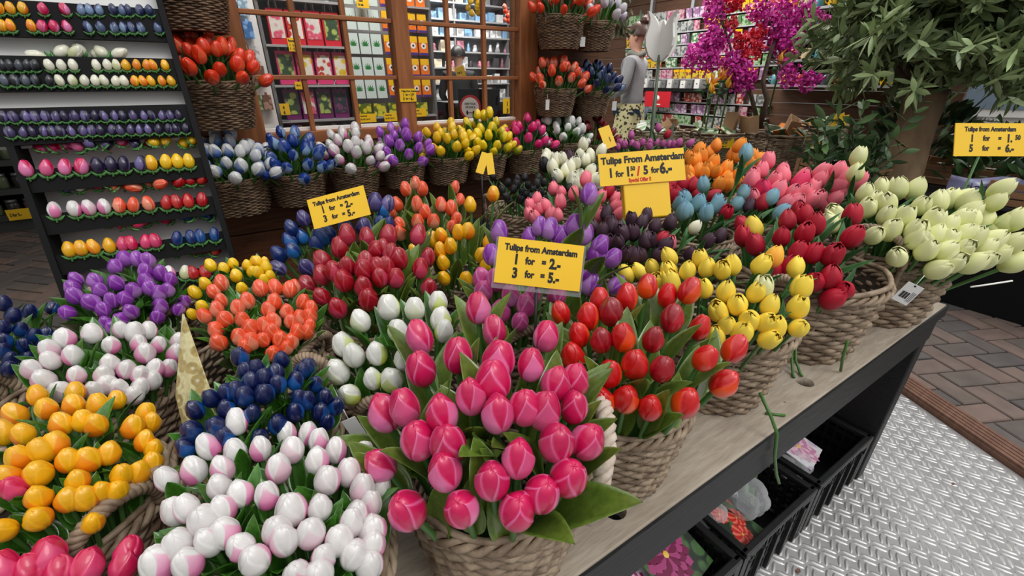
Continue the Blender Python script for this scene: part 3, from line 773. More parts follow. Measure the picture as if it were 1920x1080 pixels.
# ---------------------------------------------------------------- tulip parts
def sstep(x):
    x = max(0.0, min(1.0, x))
    return x * x * (3 - 2 * x)
def wrap(a):
    return (a + PI) % (2 * PI) - PI
EDGED = ('pink', 'purple', 'coral', 'rosemauve', 'magenta', 'darkred', 'violet', 'violetblue', 'orangewhite')
def wood_bud(kind, variant):
    """carved and painted bud, unit height; three outer petals stand proud of the inner ones"""
    NU, NV = 84, 34
    rnd = random.Random(variant * 77 + len(kind))
    vs, at = [], []
    tint = {0: (1, 0, 0), 1: (1, .35, .0), 2: (0.0, 1, .5)}[variant % 3]
    pw = rnd.uniform(54, 64)
    fat = (0.375, 0.395, 0.36)[variant % 3]
    dents = [(rnd.uniform(0, 6.3), rnd.uniform(.45, .9), rnd.uniform(.15, .4), rnd.uniform(-.03, .03)) for _ in range(9)]
    for j in range(NV + 1):
        ph = -PI / 2 + PI * j / NV
        z = 0.5 + 0.5 * math.sin(ph)
        r0 = fat * max(0.0, math.cos(ph)) ** 0.78 * (1.06 - 0.2 * max(0, math.sin(ph)) - 0.02 * math.sin(ph))
        for i in range(NU):
            th = 2 * PI * i / NU
            s, pet = 0.0, 0.0
            for k in range(3):
                d = abs(wrap(th - 2 * PI * k / 3 - 0.15 * math.sin(3 * z + k)))
                wk = R(pw) * (1 - max(0.0, (z - 0.25) / 0.72) ** 1.8)
                q = sstep((wk - d) / R(8) + 0.5)
                s = max(s, q)
                inner = sstep((wk - d) / R(5.5))
                edge = inner * (1 - sstep((wk - d - R(5)) / R(9)))
                grad = 0.35 + 0.65 * sstep(1.25 - 1.1 * z)
                pet = max(pet, inner * tint[k] * grad, edge * (0.75 if kind in EDGED else 0.0))
            r = r0 * (1 + 0.085 * (s - 0.5))
            for da, dz, dw, dh in dents:
                q = (wrap(th - da) / dw) ** 2 + ((z - dz) / .16) ** 2
                if q < 4: r *= 1 + dh * math.exp(-q)
            zz = z + 0.02 * (s - .5) * (1 if z > .8 else 0) + 0.012 * math.sin(3 * th + variant) * z
            vs.append((r * math.cos(th), r * math.sin(th), zz))
            at.append(max(0.001, min(1.0, pet)))
    fs = []
    for j in range(NV):
        for i in range(NU):
            i2 = (i + 1) % NU
            fs.append((j * NU + i, j * NU + i2, (j + 1) * NU + i2, (j + 1) * NU + i))
    mb = MB()
    mb.add(vs, fs, 0, True, at)
    return mb.mesh('bud_' + kind, petal_mat(kind))
def silk_bud(kind, variant):
    """fabric bloom of six cupped overlapping petals, nearly closed at the tip"""
    mb = MB()
    rnd = random.Random(variant * 31 + 5)
    open_ = (0.26, 0.36, 0.2, 0.52)[variant % 4]
    NU, NV = 10, 11
    for layer in (0, 1):
        for k in range(3):
            th0 = 2 * PI * k / 3 + layer * PI / 3 + rnd.uniform(-.12, .12)
            out = 1.0 if layer == 0 else 0.9
            inn = 1.0 if layer == 0 else 0.35
            hh = (0.97 if layer == 0 else 1.0) * rnd.uniform(0.94, 1.04)
            op = open_ * rnd.uniform(0.85, 1.2) * inn
            vs, at, fs = [], [], []
            for j in range(NV + 1):
                v = j / NV
                if v < 0.42:
                    cup = math.sin(v / 0.42 * PI / 2) ** 0.7
                else:
                    cup = 1 + (op - 1) * ((v - 0.42) / 0.58) ** 2.3
                wd = R(74) * (0.6 + 0.4 * math.sin(min(1, v / 0.5) * PI / 2)) * math.sqrt(max(0.0, 1 - max(0, (v - 0.5) / 0.5) ** 4.2))
                for i in range(NU + 1):
                    u = -1 + 2 * i / NU
                    th = th0 + u * wd
                    r = 0.40 * cup * out * (1 - 0.07 * u * u * (1 if v > .2 else 0)) + 0.010 * math.sin(4 * u + 6 * v + k)
                    r *= 1 + 0.035 * (1 - abs(u)) ** 2 * (1 if layer == 0 else 0)
                    z = hh * (v - 0.04 * u * u * v)
                    vs.append((r * math.cos(th), r * math.sin(th), z))
                    at.append(max(.001, min(1, 0.9 * (1 - v) ** 1.6 + 0.4 * (1 - abs(u)) ** 3 * (1 - v * .6))))
            W_ = NU + 1
            for j in range(NV):
                for i in range(NU):
                    fs.append((j * W_ + i, j * W_ + i + 1, (j + 1) * W_ + i + 1, (j + 1) * W_ + i))
            mb.add(vs, fs, 0, True, at)
    me = mb.mesh('bloom_' + kind, petal_mat(kind))
    return me
def leaf_mesh(name, m, L=1.0, W=0.30, curl=0.25, thick=0.03, fold=0.12):
    """thick pointed leaf growing up z, bending outwards along +x"""
    mb = MB()
    NV, NU = 12, 6
    rows = []
    vs = []
    for side in (0, 1):
        for j in range(NV + 1):
            v = j / NV
            wd = W * (math.sin(PI * min(1, v ** 0.8 * 0.98 + 0.02)) ** 0.8) * 0.5 + 0.008
            if v > 0.97: wd = 0.006
            x0 = curl * v * v
            for i in range(NU + 1):
                u = -1 + 2 * i / NU
                t = thick * (1 - u * u) * (1 - 0.6 * v)
                vs.append((x0 - fold * abs(u) ** 1.5 * wd * 2 + (t if side else 0.0), u * wd, L * v))
    Wn = NU + 1
    off = (NV + 1) * Wn
    fs = []
    for j in range(NV):
        for i in range(NU):
            a = j * Wn + i
            fs.append((a, a + Wn, a + Wn + 1, a + 1))
            fs.append((off + a, off + a + 1, off + a + Wn + 1, off + a + Wn))
    for j in range(NV):
        for i in (0, NU):
            a = j * Wn + i
            q = (a, off + a, off + a + Wn, a + Wn)
            fs.append(q if i else q[::-1])
    mb.add(vs, fs, 0, True)
    return mb.mesh(name, m)
def stem_mesh():
    mb = MB()
    mb.tube([(0, 0, 0), (0, 0, 0.35), (0, 0, 0.7), (0, 0, 1.0)], [1, 1, 1, 1], 8)
    return mb.mesh('stem', M_stem)
STEM = stem_mesh()
LEAF_W = [leaf_mesh('wood_leaf', M_leaf, curl=0.18, W=0.34), leaf_mesh('wood_leaf', M_leaf, curl=0.32, W=0.40)]
LEAF_O = [leaf_mesh('wood_leaf', M_leaf_o, curl=0.16, W=0.36), leaf_mesh('wood_leaf', M_leaf_o, curl=0.34, W=0.42)]
LEAF_S = [leaf_mesh('silk_leaf', M_leaf_s, curl=0.3, W=0.2, thick=0.012), leaf_mesh('silk_leaf', M_leaf_s, curl=0.5, W=0.16, thick=0.012)]
LEAF_D = [leaf_mesh('dark_leaf', M_leaf_d, curl=0.2, W=0.26, thick=0.015)]
BUDS = {}
def bud(kind):
    if kind not in BUDS:
        BUDS[kind] = [(wood_bud if KINDS[kind][3] == 'w' else silk_bud)(kind, v) for v in range(3 if KINDS[kind][3] == 'w' else 4)]
    return random.choice(BUDS[kind])
KNAME = {'w': 'wooden_tulip', 's': 'silk_tulip'}
def tulip(kind, base, tip, size, leaves, label=None, group=None, leaf_len=2.1, bud_scale=1.0, heads=(), zrim=0.0, cxy=None, rin=9.0):
    """one tulip: stem, bloom, leaf under an Empty at the foot of the stem"""
    base = Vector(base); tip = Vector(tip)
    ax = tip - base
    Ls = ax.length - size * 0.5
    axn = ax.normalized()
    t = KINDS[kind][3]
    nm = KINDS[kind][2].split()[-1].split('-')[-1] + '_' + KNAME[t]
    o = thing(nm, label, 'tulip', base, group=group)
    q = Vector((0, 0, 1)).rotation_difference(axn) @ Quaternion((0, 0, 1), random.uniform(0, 2 * PI))
    o.rotation_mode = 'QUATERNION'
    o.rotation_quaternion = q
    sr = size * (0.105 if t == 'w' else 0.085)
    link('stem', STEM, o, (0, 0, 0), None, (sr, sr, Ls + size * 0.05))
    hs = size * (1.26 if t == 's' else 1.16) * bud_scale
    b = link('bloom', bud(kind), o, (0, 0, Ls - size * 0.1), (random.uniform(-.1, .1) * (3 if t == 's' else 1), random.uniform(-.1, .1) * (3 if t == 's' else 1), random.uniform(0, 6.28)), (hs / 1.06, hs / 1.06, hs * (1.14 if t == 's' else 1.06)))
    naz = random.uniform(0, 2 * PI)
    for q_ in range((2 if random.random() < 0.45 else 1) if leaves else 0):
        LL = size * leaf_len * random.uniform(0.95, 1.35)
        lz = max(0.02, Ls - LL * random.uniform(0.55, 0.9))
        tl = random.uniform(0.12, 0.3)
        best = None
        for c_ in range(9):     # the leaf grows where it does not pierce a neighbouring bloom
            az = naz + q_ * 2.6 + c_ * 0.7
            worst = 9.0
            for u_ in (0.55, 0.8, 1.0):
                rad_ = LL * u_ * math.sin(tl + 0.25 * u_)
                p_ = base + q @ Vector((rad_ * math.cos(az), rad_ * math.sin(az), lz + LL * u_ * math.cos(tl)))
                worst = min([worst] + [(p_ - h_).length for h_ in heads if (p_ - h_).length < 0.1])
                if p_.z < zrim + 0.065 and cxy and math.hypot(p_.x - cxy[0], p_.y - cxy[1]) > rin * .92 and u_ > .7: worst -= 0.11
            if best is None or worst > best[0]:
                best = (worst, az)
        az = best[1]
        if best[0] < -0.01 or (best[0] < size * 0.42 and random.random() < 0.75):
            continue
        link('leaf', random.choice(leaves), o, (sr * .5 * math.cos(az), sr * .5 * math.sin(az), lz), (0, tl, az), (LL, LL, LL))
    return o

# ---------------------------------------------------------------- wicker baskets
def wicker_body(rt, rb, H, rows, n, m, amp=0.0026, sr=0.0034):
    mb = MB()
    for k in range(rows):
        z = (k + 0.5) / rows * H * 0.97
        r = rb + (rt - rb) * (z / H) ** 0.85
        pts = []
        N = 2 * n
        for j in range(N):
            a = 2 * PI * j / N
            ww = math.cos(PI * j / 2 * 1.0 + (PI if k % 2 else 0)) if True else 0
            rr = r + amp * (1 if (j // 1) % 4 == (0 if k % 2 else 2) else (-1 if (j % 4) == (2 if k % 2 else 0) else 0))
            pts.append((rr * math.cos(a), rr * math.sin(a), z + 0.0008 * math.sin(a * 3 + k)))
        mb.tube(pts, H / rows * 0.5 * (1 + .12 * math.sin(k * 2.3)), 6, 0, closed=True)
    for j in range(n // 2 * 2):
        a = 2 * PI * (j + 0.0) / n
        mb.tube([(rb * math.cos(a), rb * math.sin(a), 0.0), ((rb + rt) / 2 * math.cos(a), (rb + rt) / 2 * math.sin(a), H * .5), (rt * math.cos(a), rt * math.sin(a), H)], 0.0026, 5)
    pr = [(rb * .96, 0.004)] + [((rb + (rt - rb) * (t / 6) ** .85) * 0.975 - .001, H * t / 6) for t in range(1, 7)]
    mb.lathe(pr, 28, 1, capb=True, capt=False)  # dark inner wall, added to keep light from leaking through the weave
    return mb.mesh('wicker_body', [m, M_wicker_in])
def wicker_rim(r, m, th=0.0062):
    mb = MB()
    N = 120
    for s in range(3):
        pts = []
        for j in range(N):
            a = 2 * PI * j / N
            w = a * 13 + s * 2 * PI / 3
            pts.append(((r + th * .8 * math.cos(w)) * math.cos(a), (r + th * .8 * math.cos(w)) * math.sin(a), th * .8 * math.sin(w)))
        mb.tube(pts, th * 0.62, 6, 0, closed=True)
    for k, dz in ((0, -0.011), (1, 0.010)):
        pts = [((r - .001 + .0015 * math.sin(5 * a)) * math.cos(a), (r - .001) * math.sin(a), dz + 0.0015 * math.sin(a * 7 + k)) for a in [2 * PI * j / 60 for j in range(60)]]
        mb.tube(pts, 0.0036, 6, 0, closed=True)
    return mb.mesh('wicker_rim', m)
def rope_handle(m, span=0.085, h=0.05, th=0.0062, turns=7):
    """twisted loop in the local yz plane, feet at y=+-span/2"""
    mb = MB()
    N = 60
    for s in range(3):
        pts, rr = [], []
        for j in range(N + 1):
            u = j / N
            a = PI * u
            c = Vector((0.006 * math.sin(a), -math.cos(a) * span / 2, math.sin(a) ** 0.8 * h if 0 < u < 1 else 0))
            tan = Vector((0, math.sin(a), math.cos(a))).normalized()
            n1 = Vector((1, 0, 0)); n2 = tan.cross(n1)
            w = turns * 2 * PI * u + s * 2 * PI / 3
            pts.append(c + (n1 * math.cos(w) + n2 * math.sin(w)) * th * .75)
            rr.append(th * .62)
        mb.tube(pts, rr, 6)
    for y in (-span / 2, span / 2):
        mb.tube([(0, y, 0.004), (0, y * .98, -0.03)], th * 0.9, 6)
    return mb.mesh('rope_handle', m)
BB = {'table': wicker_body(0.1, 0.074, 0.145, 17, 32, M_wicker, amp=0.0034), 'wall': wicker_body(0.1, 0.076, 0.16, 20, 32, M_wicker_d, amp=0.0034),
      'big': wicker_body(0.1, 0.08, 0.100, 14, 36, M_wicker, amp=0.0028), 'log': wicker_body(0.1, 0.088, 0.135, 22, 44, M_wicker, amp=0.0018)}
RIM = {'table': wicker_rim(0.1, M_wicker), 'wall': wicker_rim(0.1, M_wicker_d, 0.005), 'big': wicker_rim(0.1, M_wicker, .005), 'log': wicker_rim(0.1, M_wicker, 0.003)}
HND = {'table': rope_handle(M_wicker), 'white': rope_handle(M_wicker_w, 0.11, 0.07, 0.0075, 6), 'tall': rope_handle(M_wicker, 0.085, 0.055, 0.0045, 9), 'wall': rope_handle(M_wicker_d, 0.06, 0.02, 0.004), 'log': rope_handle(M_wicker_d, 0.04, 0.02, 0.003)}
BH = {'table': 0.145, 'wall': 0.16, 'big': 0.100, 'log': 0.135}
def basket(label, C, zrim, Rr, kind='table', hangle=None, hkinds=('table', 'table'), zs=None, group=None, tilt=0.0):
    s = Rr / 0.1
    H = BH[kind] * (zs if zs else s)
    o = thing('wicker_basket', label, 'basket', (C[0], C[1], zrim - H), (tilt, 0, 0), group)
    zz = H / BH[kind]
    link('body', BB[kind], o, scale=(s, s, zz))
    link('rim', RIM[kind], o, (0, 0, H), scale=(s, s, s))
    if hangle is not None:
        for i, hk in enumerate(hkinds):
            if hk:
                a = R(hangle) + i * PI
                h = link('handle', HND[hk], o, (Rr * math.cos(a), Rr * math.sin(a), H + .004), (0, 0.12, a), (s, s, s))
                if hk == 'white':
                    h['label'] = 'whitewashed twisted handle'
    return o

# name: (basket label, place of its tulips, kind, handle angle, handles, leaves, leaf length)
BASKETS = {
 'pink': ('front basket of big pink wooden tulips with whitewashed twisted handle', 'in the front basket with the whitewashed handle', 'table', -33, ('white', None), LEAF_O, 2.3),
 'white': ('front basket of white-and-pink wooden tulips left of the big pink ones', 'in the front white-and-pink basket', 'table', 70, (None, 'table'), LEAF_W, 2.0),
 'orange': ('basket of orange-yellow wooden tulips at the front left of the table', 'in the front left orange-yellow basket', 'table', -50, ('table', None), LEAF_W, 2.0),
 'pinkBL': ('basket of crimson pink tulips cut off at the lower left corner', 'in the lower left corner basket', 'table', 75, ('table', None), LEAF_W, 2.0),
 'wp2': ('basket of white-and-pink wooden tulips behind the orange-yellow ones', 'in the basket behind the orange-yellow tulips', 'table', 165, ('table', None), LEAF_W, 2.4),
 'purpleL': ('basket of purple wooden tulips below the magnet rack', 'in the basket below the magnet rack', 'table', -60, ('table', 'table'), LEAF_W, 2.3),
 'navyL': ('basket of navy blue tulips at the left edge of the table', 'in the basket at the left table edge', 'table', -75, ('table', None), LEAF_W, 2.1),
 'coral': ('basket of coral wooden tulips behind the glossy navy ones', 'in the coral basket behind the navy ones', 'table', -48, ('table', None), LEAF_W, 2.1),
 'navyC': ('basket of glossy navy tulips with two loop handles behind the white-and-pink ones', 'in the basket with two loop handles', 'table', 40, ('table', 'table'), LEAF_W, 2.0),
 'yellowL': ('basket of small yellow wooden tulips between purple and blue ones', 'in the small basket behind the coral ones', 'table', 90, ('table', None), LEAF_W, 2.2),
 'blue': ('basket of blue and violet wooden tulips under the tilted price card', 'under the tilted price card', 'table', 80, (None, None), LEAF_O, 2.2),
 'dred': ('basket of dark red wooden tulips behind the white and lime ones', 'in the dark red basket', 'table', -60, ('table', 'table'), LEAF_O, 2.1),
 'wgreen': ('basket of white and lime wooden tulips left of the big pink ones', 'in the white and lime basket', 'table', 235, ('table', 'table'), LEAF_W, 2.0),
 'coralB': ('basket of coral wooden tulips at the back below the yellow wall tulips', 'in the back coral basket', 'table', 0, (None, None), LEAF_O, 2.4),
 'yor': ('basket of orange-yellow wooden tulips right of the dark red ones', 'in the back orange-yellow basket', 'table', 0, (None, None), LEAF_O, 2.4),
 'purple': ('basket of purple and mauve tulips behind the middle price card', 'behind the middle price card', 'table', 250, ('table', None), LEAF_O, 2.1),
 'red': ('front basket of red and orange wooden tulips beside the big pink ones', 'in the front red and orange basket', 'table', 0, (None, None), LEAF_O, 2.3),
 'yellow': ('basket of yellow silk tulips at the front edge of the table', 'in the front yellow basket', 'table', -20, ('table', 'table'), LEAF_S, 1.9),
 'dredS': ('wide basket of loose crimson silk tulips with tall arched handle', 'in the half empty wide basket', 'big', 8, ('tall', None), LEAF_S, 2.2),
 'green': ('wide basket of pale green silk tulips at the table end with price tag', 'in the wide basket at the table end', 'big', 190, ('tall', None), LEAF_S, 1.6),
 'burg': ('basket of dark plum silk tulips behind the yellow ones', 'in the dark plum basket', 'table', 0, (None, None), LEAF_S, 1.8),
 'bluelt': ('basket of sky blue silk tulips right of the special offer sign', 'in the sky blue basket', 'table', 0, (None, None), LEAF_S, 2.0),
 'pinkS': ('basket of salmon pink silk tulips behind the crimson ones', 'in the salmon pink basket before the olive tree', 'table', 0, (None, None), LEAF_S, 1.8),
 'salmon': ('basket of salmon pink silk tulips left of the special offer sign', 'left of the special offer sign', 'table', 0, (None, None), LEAF_S, 1.9),
 'redback': ('basket of crimson silk tulips behind the special offer sign', 'behind the special offer sign', 'table', 0, (None, None), LEAF_S, 1.5),
 'orangeS': ('basket of orange silk tulips behind the salmon pink ones', 'in the orange basket at the back', 'table', 0, (None, None), LEAF_S, 1.7),
 'black': ('basket of black silk tulips behind the salmon pink ones', 'in the black tulip basket', 'table', 175, ('tall', None), LEAF_S, 2.0),
 'cream': ('basket of cream white silk tulips left of the special offer sign', 'in the cream white basket', 'table', 0, (None, None), LEAF_S, 1.8),
 'mauve': ('basket of mauve silk tulips standing behind the special offer sign', 'in the mauve basket at the back', 'table', 0, (None, None), LEAF_S, 2.2),
}
TALL = {'mauve': 0.67, 'cream': 0.655, 'orangeS': 0.64, 'black': 0.64}
def px_of(p):
    """where a point falls in the camera's view, to find the outermost tulips of a basket"""
    th = R(33.155); pt = R(25.436)
    x, y, z = p[0], p[1], p[2] - 1.17
    l = math.cos(th) * x - math.sin(th) * y
    f = math.sin(th) * x + math.cos(th) * y
    d = f * math.cos(pt) - z * math.sin(pt)
    return l / d, (f * math.sin(pt) + z * math.cos(pt)) / d
def extremes(pts):
    """index -> word for the outermost heads of one colour in one basket"""
    n = len(pts)
    if n == 1:
        return {0: ''}
    w = {}
    q = [px_of(p) for p in pts]
    for word, key in (('topmost', lambda i: -q[i][1]), ('lowest', lambda i: q[i][1]), ('leftmost', lambda i: q[i][0]), ('rightmost', lambda i: -q[i][0])):
        for i in sorted(range(n), key=key)[:1]:
            if i not in w:
                w[i] = word
    return w
def fill(pts_kinds, C, zbase, rb, size, place, leaves, llen, zr_, rr_):
    by = {}
    for i, (p, k) in enumerate(pts_kinds):
        by.setdefault(k, []).append((i, p))
    words = {}
    for k, L in by.items():
        ex = extremes([p for _, p in L])
        for j, (i, p) in enumerate(L):
            words[i] = ex.get(j)
    heads = [p for p, k in pts_kinds]
    for i, (p, k) in enumerate(pts_kinds):
        a = math.atan2(p[1] - C[1], p[0] - C[0])
        rr = min(rb * 0.75, math.hypot(p[0] - C[0], p[1] - C[1]) * 0.45)
        base = (C[0] + rr * math.cos(a) + random.uniform(-.006, .006), C[1] + rr * math.sin(a) + random.uniform(-.006, .006), zbase)
        cw = KINDS[k][2]; mt = 'wooden' if KINDS[k][3] == 'w' else 'silk'
        wd = words[i]
        grp = None
        if wd is None:
            lab = f'{cw} {mt} tulip among others {place}'
            grp = f'{cw} tulips {place}'
        elif wd == '':
            lab = f'single {cw} {mt} tulip {place}'
        else:
            lab = f'{wd} {cw} {mt} tulip {place}'
        tulip(k, base, p, size * random.uniform(0.9, 1.1), leaves, lab, grp or f'{cw} tulips {place}', llen, heads=heads, zrim=zr_, cxy=C, rin=rr_)

for nm, (C, zr, Rr, size, k0, data) in BLOOMS.items():
    size *= {'orange': .9, 'white': .93, 'pinkBL': .85, 'green': .92}.get(nm, 1.0)
    lab, place, bk_, ha, hk, lv, ll = BASKETS[nm]
    zb = TALL.get(nm, 0.63)
    H = zr - zb
    basket(lab, C, zr, Rr, bk_, ha if any(hk) else None, hk, zs=H / BH[bk_])
    pk = []
    for it in data.split():
        q = it.split(',')
        pk.append((Vector((int(q[0]) / 1000, int(q[1]) / 1000, int(q[2]) / 1000)), q[3] if len(q) > 3 else k0))
    fill(pk, C, zb + 0.02, Rr * .7, size, place, lv, ll, zr, Rr)

# ---------------------------------------------------------------- baskets on the shop wall
# label, place, x, z rim, radius, kind(s), how many, spread
WALL = [
 ('wicker basket high on the wall above the orange-red tulips beside the rack', None, 0.03, 1.40, 0.10, None, 0),
 ('wall basket of orange-red tulips beside the magnet rack', 'on the wall beside the magnet rack', 0.035, 1.155, 0.105, 'orangered', 38),
 ('wall basket of white and blue tulips beside the magnet rack', 'under the left window post', 0.028, 0.885, 0.10, 'whiteblue', 40),
 ('wall basket of blue and white tulips under the window', 'under the window', 0.21, 0.88, 0.092, 'bluewhite', 38),
 ('wall basket of white and pink tulips under the window', 'in the wall basket under the window', 0.405, 0.885, 0.09, 'whitepink', 32),
 ('wall basket of violet tulips under the window', 'under the middle window post', 0.59, 0.885, 0.085, 'violet', 26),
 ('wall basket of plain yellow tulips under the window', 'in the left yellow wall basket', 0.775, 0.885, 0.09, 'yellowwood', 26),
 ('wall basket of yellow and green tulips under the window', 'in the right yellow wall basket', 0.955, 0.885, 0.09, 'yellowgreen', 30),
 ('wall basket of hot pink tulips under the right window post', 'under the right window post', 1.15, 0.885, 0.088, 'hotpink', 20),
 ('wall basket of white and green tulips right of the hot pink ones', 'in the white-green wall basket', 1.36, 0.90, 0.09, 'whitestripe', 26),
 ('wall basket of deep red tulips at the wall corner', 'at the wall corner', 1.56, 0.88, 0.085, 'deepred', 14),
 ('upper wall basket of orange-red tulips right of the window', 'in the upper basket right of the window', 1.325, 1.395, 0.098, 'orangered', 24),
 ('upper wall basket of white and lilac tulips at the wall corner', 'in the upper corner basket', 1.52, 1.385, 0.09, 'whitelilac', 16),
 ('lower wall basket of orange-red tulips right of the window', 'in the lower basket right of the window', 1.32, 1.125, 0.09, 'orangewhite', 28),
 ('lower wall basket of navy tulips beside the woman in grey', 'in the wall basket beside the woman', 1.535, 1.115, 0.088, 'navywhite', 30),
]
for lab, place, x, zr, Rr, k, n in WALL:
    cy = 1.765 - Rr - 0.005
    basket(lab, (x, cy), zr, Rr, 'wall', 0, ('wall', 'wall'), zs=Rr / .1 * (0.66 if zr < 1 else 0.70))
    if not n:
        continue
    pk = []
    ga = 2.39996
    for i in range(n):
        f = (i + 0.5) / n
        rr = math.sqrt(f) * (Rr + 0.044)
        a = i * ga
        dx, dy = rr * math.cos(a), rr * math.sin(a) * 0.95 - 0.028
        z = zr + 0.108 - 0.094 * f + random.uniform(-.010, .014) + (0.03 if dy > 0 else 0)
        y = min(cy + dy, 1.735)
        if k == 'yellowgreen' and dy > 0: z += 0.04
        pk.append((Vector((x + dx, y, z)), k))
    fill(pk, (x, cy), zr - 0.035, Rr * .95, 0.0365, place, LEAF_D if k in ('orangered', 'navywhite', 'orangewhite', 'deepred', 'hotpink') else LEAF_W, 1.6, zr, Rr)
# ---------------------------------------------------------------- magnet rack
def yb(z): return 1.28 + (z - 0.7) * 0.3
rk = thing('magnet_rack', 'black stepped display rack with white back holding rows of tulip magnets', 'display rack', (0, 0, 0))
lean = math.atan(0.3)
BOARDS = [(1.252, 1.318, -0.60), (1.148, 1.214, -0.58), (1.045, 1.115, -0.46), (0.950, 0.994, -0.352), (0.862, 0.903, -0.352), (0.776, 0.817, -0.352), (0.695, 0.738, -0.352)]
XR = -0.034
for i, (z0, z1, xl) in enumerate(BOARDS):
    m = MB()
    zc = (z0 + z1) / 2
    mt = Matrix.Rotation(-lean * 0.8, 3, 'X')
    m.box(((xl + XR) / 2, yb(zc), zc), (XR - xl, 0.008, z1 - z0 + .004), 0, mt)
    m.build('display_board', M_blackboard, rk)
    m = MB()
    dp = 0.03 if i < 3 else 0.075
    m.b2((xl, yb(z0) + 0.004, z0 + 0.004), (XR, yb(z0) + dp, z0 + 0.010))
    m.build('tray', M_blackboard, rk)
for z0, z1, xl, pb in ((0.66, 1.035, -0.352, .075), (1.035, 1.56, -0.60, .03)):
    m = MB()
    m.add([(xl, yb(z0) + pb, z0), (XR, yb(z0) + pb, z0), (XR, yb(z1) + pb, z1), (xl, yb(z1) + pb, z1), (xl, yb(z0) + pb + .01, z0), (XR, yb(z0) + pb + .01, z0), (XR, yb(z1) + pb + .01, z1), (xl, yb(z1) + pb + .01, z1)],
          [(0, 1, 2, 3), (7, 6, 5, 4), (0, 4, 5, 1), (1, 5, 6, 2), (2, 6, 7, 3), (3, 7, 4, 0)])
    m.build('back_panel', M_whitepanel, rk)
for x, z1 in ((XR, 1.56), (-0.364, 1.045)):
    m = MB()
    a = [(yb(0) - .012, 0), (yb(0) + .11, 0), (yb(z1) + .11, z1), (yb(z1) - 0.012, z1)]
    m.add([(x, y, z) for y, z in a] + [(x + .012, y, z) for y, z in a], [(3, 2, 1, 0), (4, 5, 6, 7), (0, 1, 5, 4), (1, 2, 6, 5), (2, 3, 7, 6), (3, 0, 4, 7)])
    m.build('side_board', M_blackboard, rk)
MAGK = {'O': ('orange-yellow', 'orangeyellow'), 'P': ('pink', 'pink'), 'N': ('navy and white', 'navywhite'), 'W': ('white', 'creamw'), 'K': ('black', 'blackw'), 'V': ('dark violet', 'violetdark'), 'Y': ('yellow', 'yellowwood'),
        'w': ('white and pink', 'whitepink'), 'C': ('coral', 'coral'), 'R': ('red', 'redw'), 'M': ('crimson', 'magenta'), 'B': ('blue', 'bluewood')}
KINDS['creamw'] = ((236, 234, 214), (208, 214, 160), 'white', 'w')
KINDS['blackw'] = ((20, 24, 34), (96, 104, 120), 'black', 'w')
KINDS['violetdark'] = ((32, 24, 60), (116, 104, 160), 'dark violet', 'w')
KINDS['redw'] = ((180, 10, 26), (220, 60, 50), 'red', 'w')
def magnet_leaf():
    mb = MB()
    for s in (-1, 1):
        n = 8
        vs = []
        for i in range(n + 1):
            u = i / n
            wd = 0.17 * math.sin(PI * min(1, u * 0.93 + 0.05))
            cx, cz = s * 0.52 * u, -0.2 + 0.30 * u * u
            vs += [(cx, -0.05, cz - wd), (cx, -0.13, cz), (cx, -0.05, cz + wd), (cx, 0.02, cz)]
        fs = []
        for i in range(n):
            a = i * 4
            for k in range(4):
                fs.append((a + k, a + (k + 1) % 4, a + 4 + (k + 1) % 4, a + 4 + k))
        mb.add(vs, fs, 0, True)
    mb.tube([(0, -0.06, -0.42), (0, -0.06, 0.05)], 0.07, 6)
    return mb.mesh('magnet_leaf', M_leafmag)
M_leafmag = mat('painted_leaf_green', (84, 140, 74), 0.4, var=0.5, scale=30, rgb2=(44, 96, 44))
MLEAF = magnet_leaf()
def magnet(k, p, size, label, group, lie=False):
    o = thing('tulip_magnet', label, 'magnet', p, group=group)
    me = bud(MAGK[k][1])
    if lie:
        o.rotation_euler = (random.uniform(-1.2, -0.3), random.uniform(-1.3, 1.3), random.uniform(-1, 1))
        o.scale = (0.92,) * 3
    else:
        o.rotation_euler = (-lean, random.uniform(-.16, .22), 0)
    link('bloom', me, o, (0, -size * .2, -size * .08), (0, 0, random.uniform(0, 6.3)), (size * .98, size * .98, size * 1.2))
    link('leaf', MLEAF, o, (0, -size * .12, 0), None, (size, size, size))
    return o
for row, kind, data in MAGNETS:
    cnt = {}
    tot = {}
    its = [t.split(',') for t in data.split()]
    for t in its: tot[t[0]] = tot.get(t[0], 0) + 1
    for c, x, y, z in its:
        cnt[c] = cnt.get(c, 0) + 1
        nm = MAGK[c][0]
        size = (0.0205, 0.030, 0.031)[kind]
        P = Vector((int(x) / 1000, int(y) / 1000, int(z) / 1000))
        where = row if kind == 2 else ('on the rack\'s ' + row)
        if kind == 2:
            P.y += 0.012 + random.uniform(0, .018); P.z += random.uniform(.0, .009)
            which = f'{ORD[cnt[c]-1]} {nm} tulip magnet from left, lying in the {row}' if tot[c] > 1 else f'single {nm} tulip magnet lying in the {row}'
        else:
            P.y -= 0.005
            P.z -= size * 0.35
            which = f'{ORD[cnt[c]-1]} {nm} tulip magnet from left {where}' if tot[c] > 1 else f'single {nm} tulip magnet {where}'
        magnet(c, P, size, which, 'tulip magnets in the ' + row if kind == 2 else 'tulip magnets on the ' + row, kind == 2)

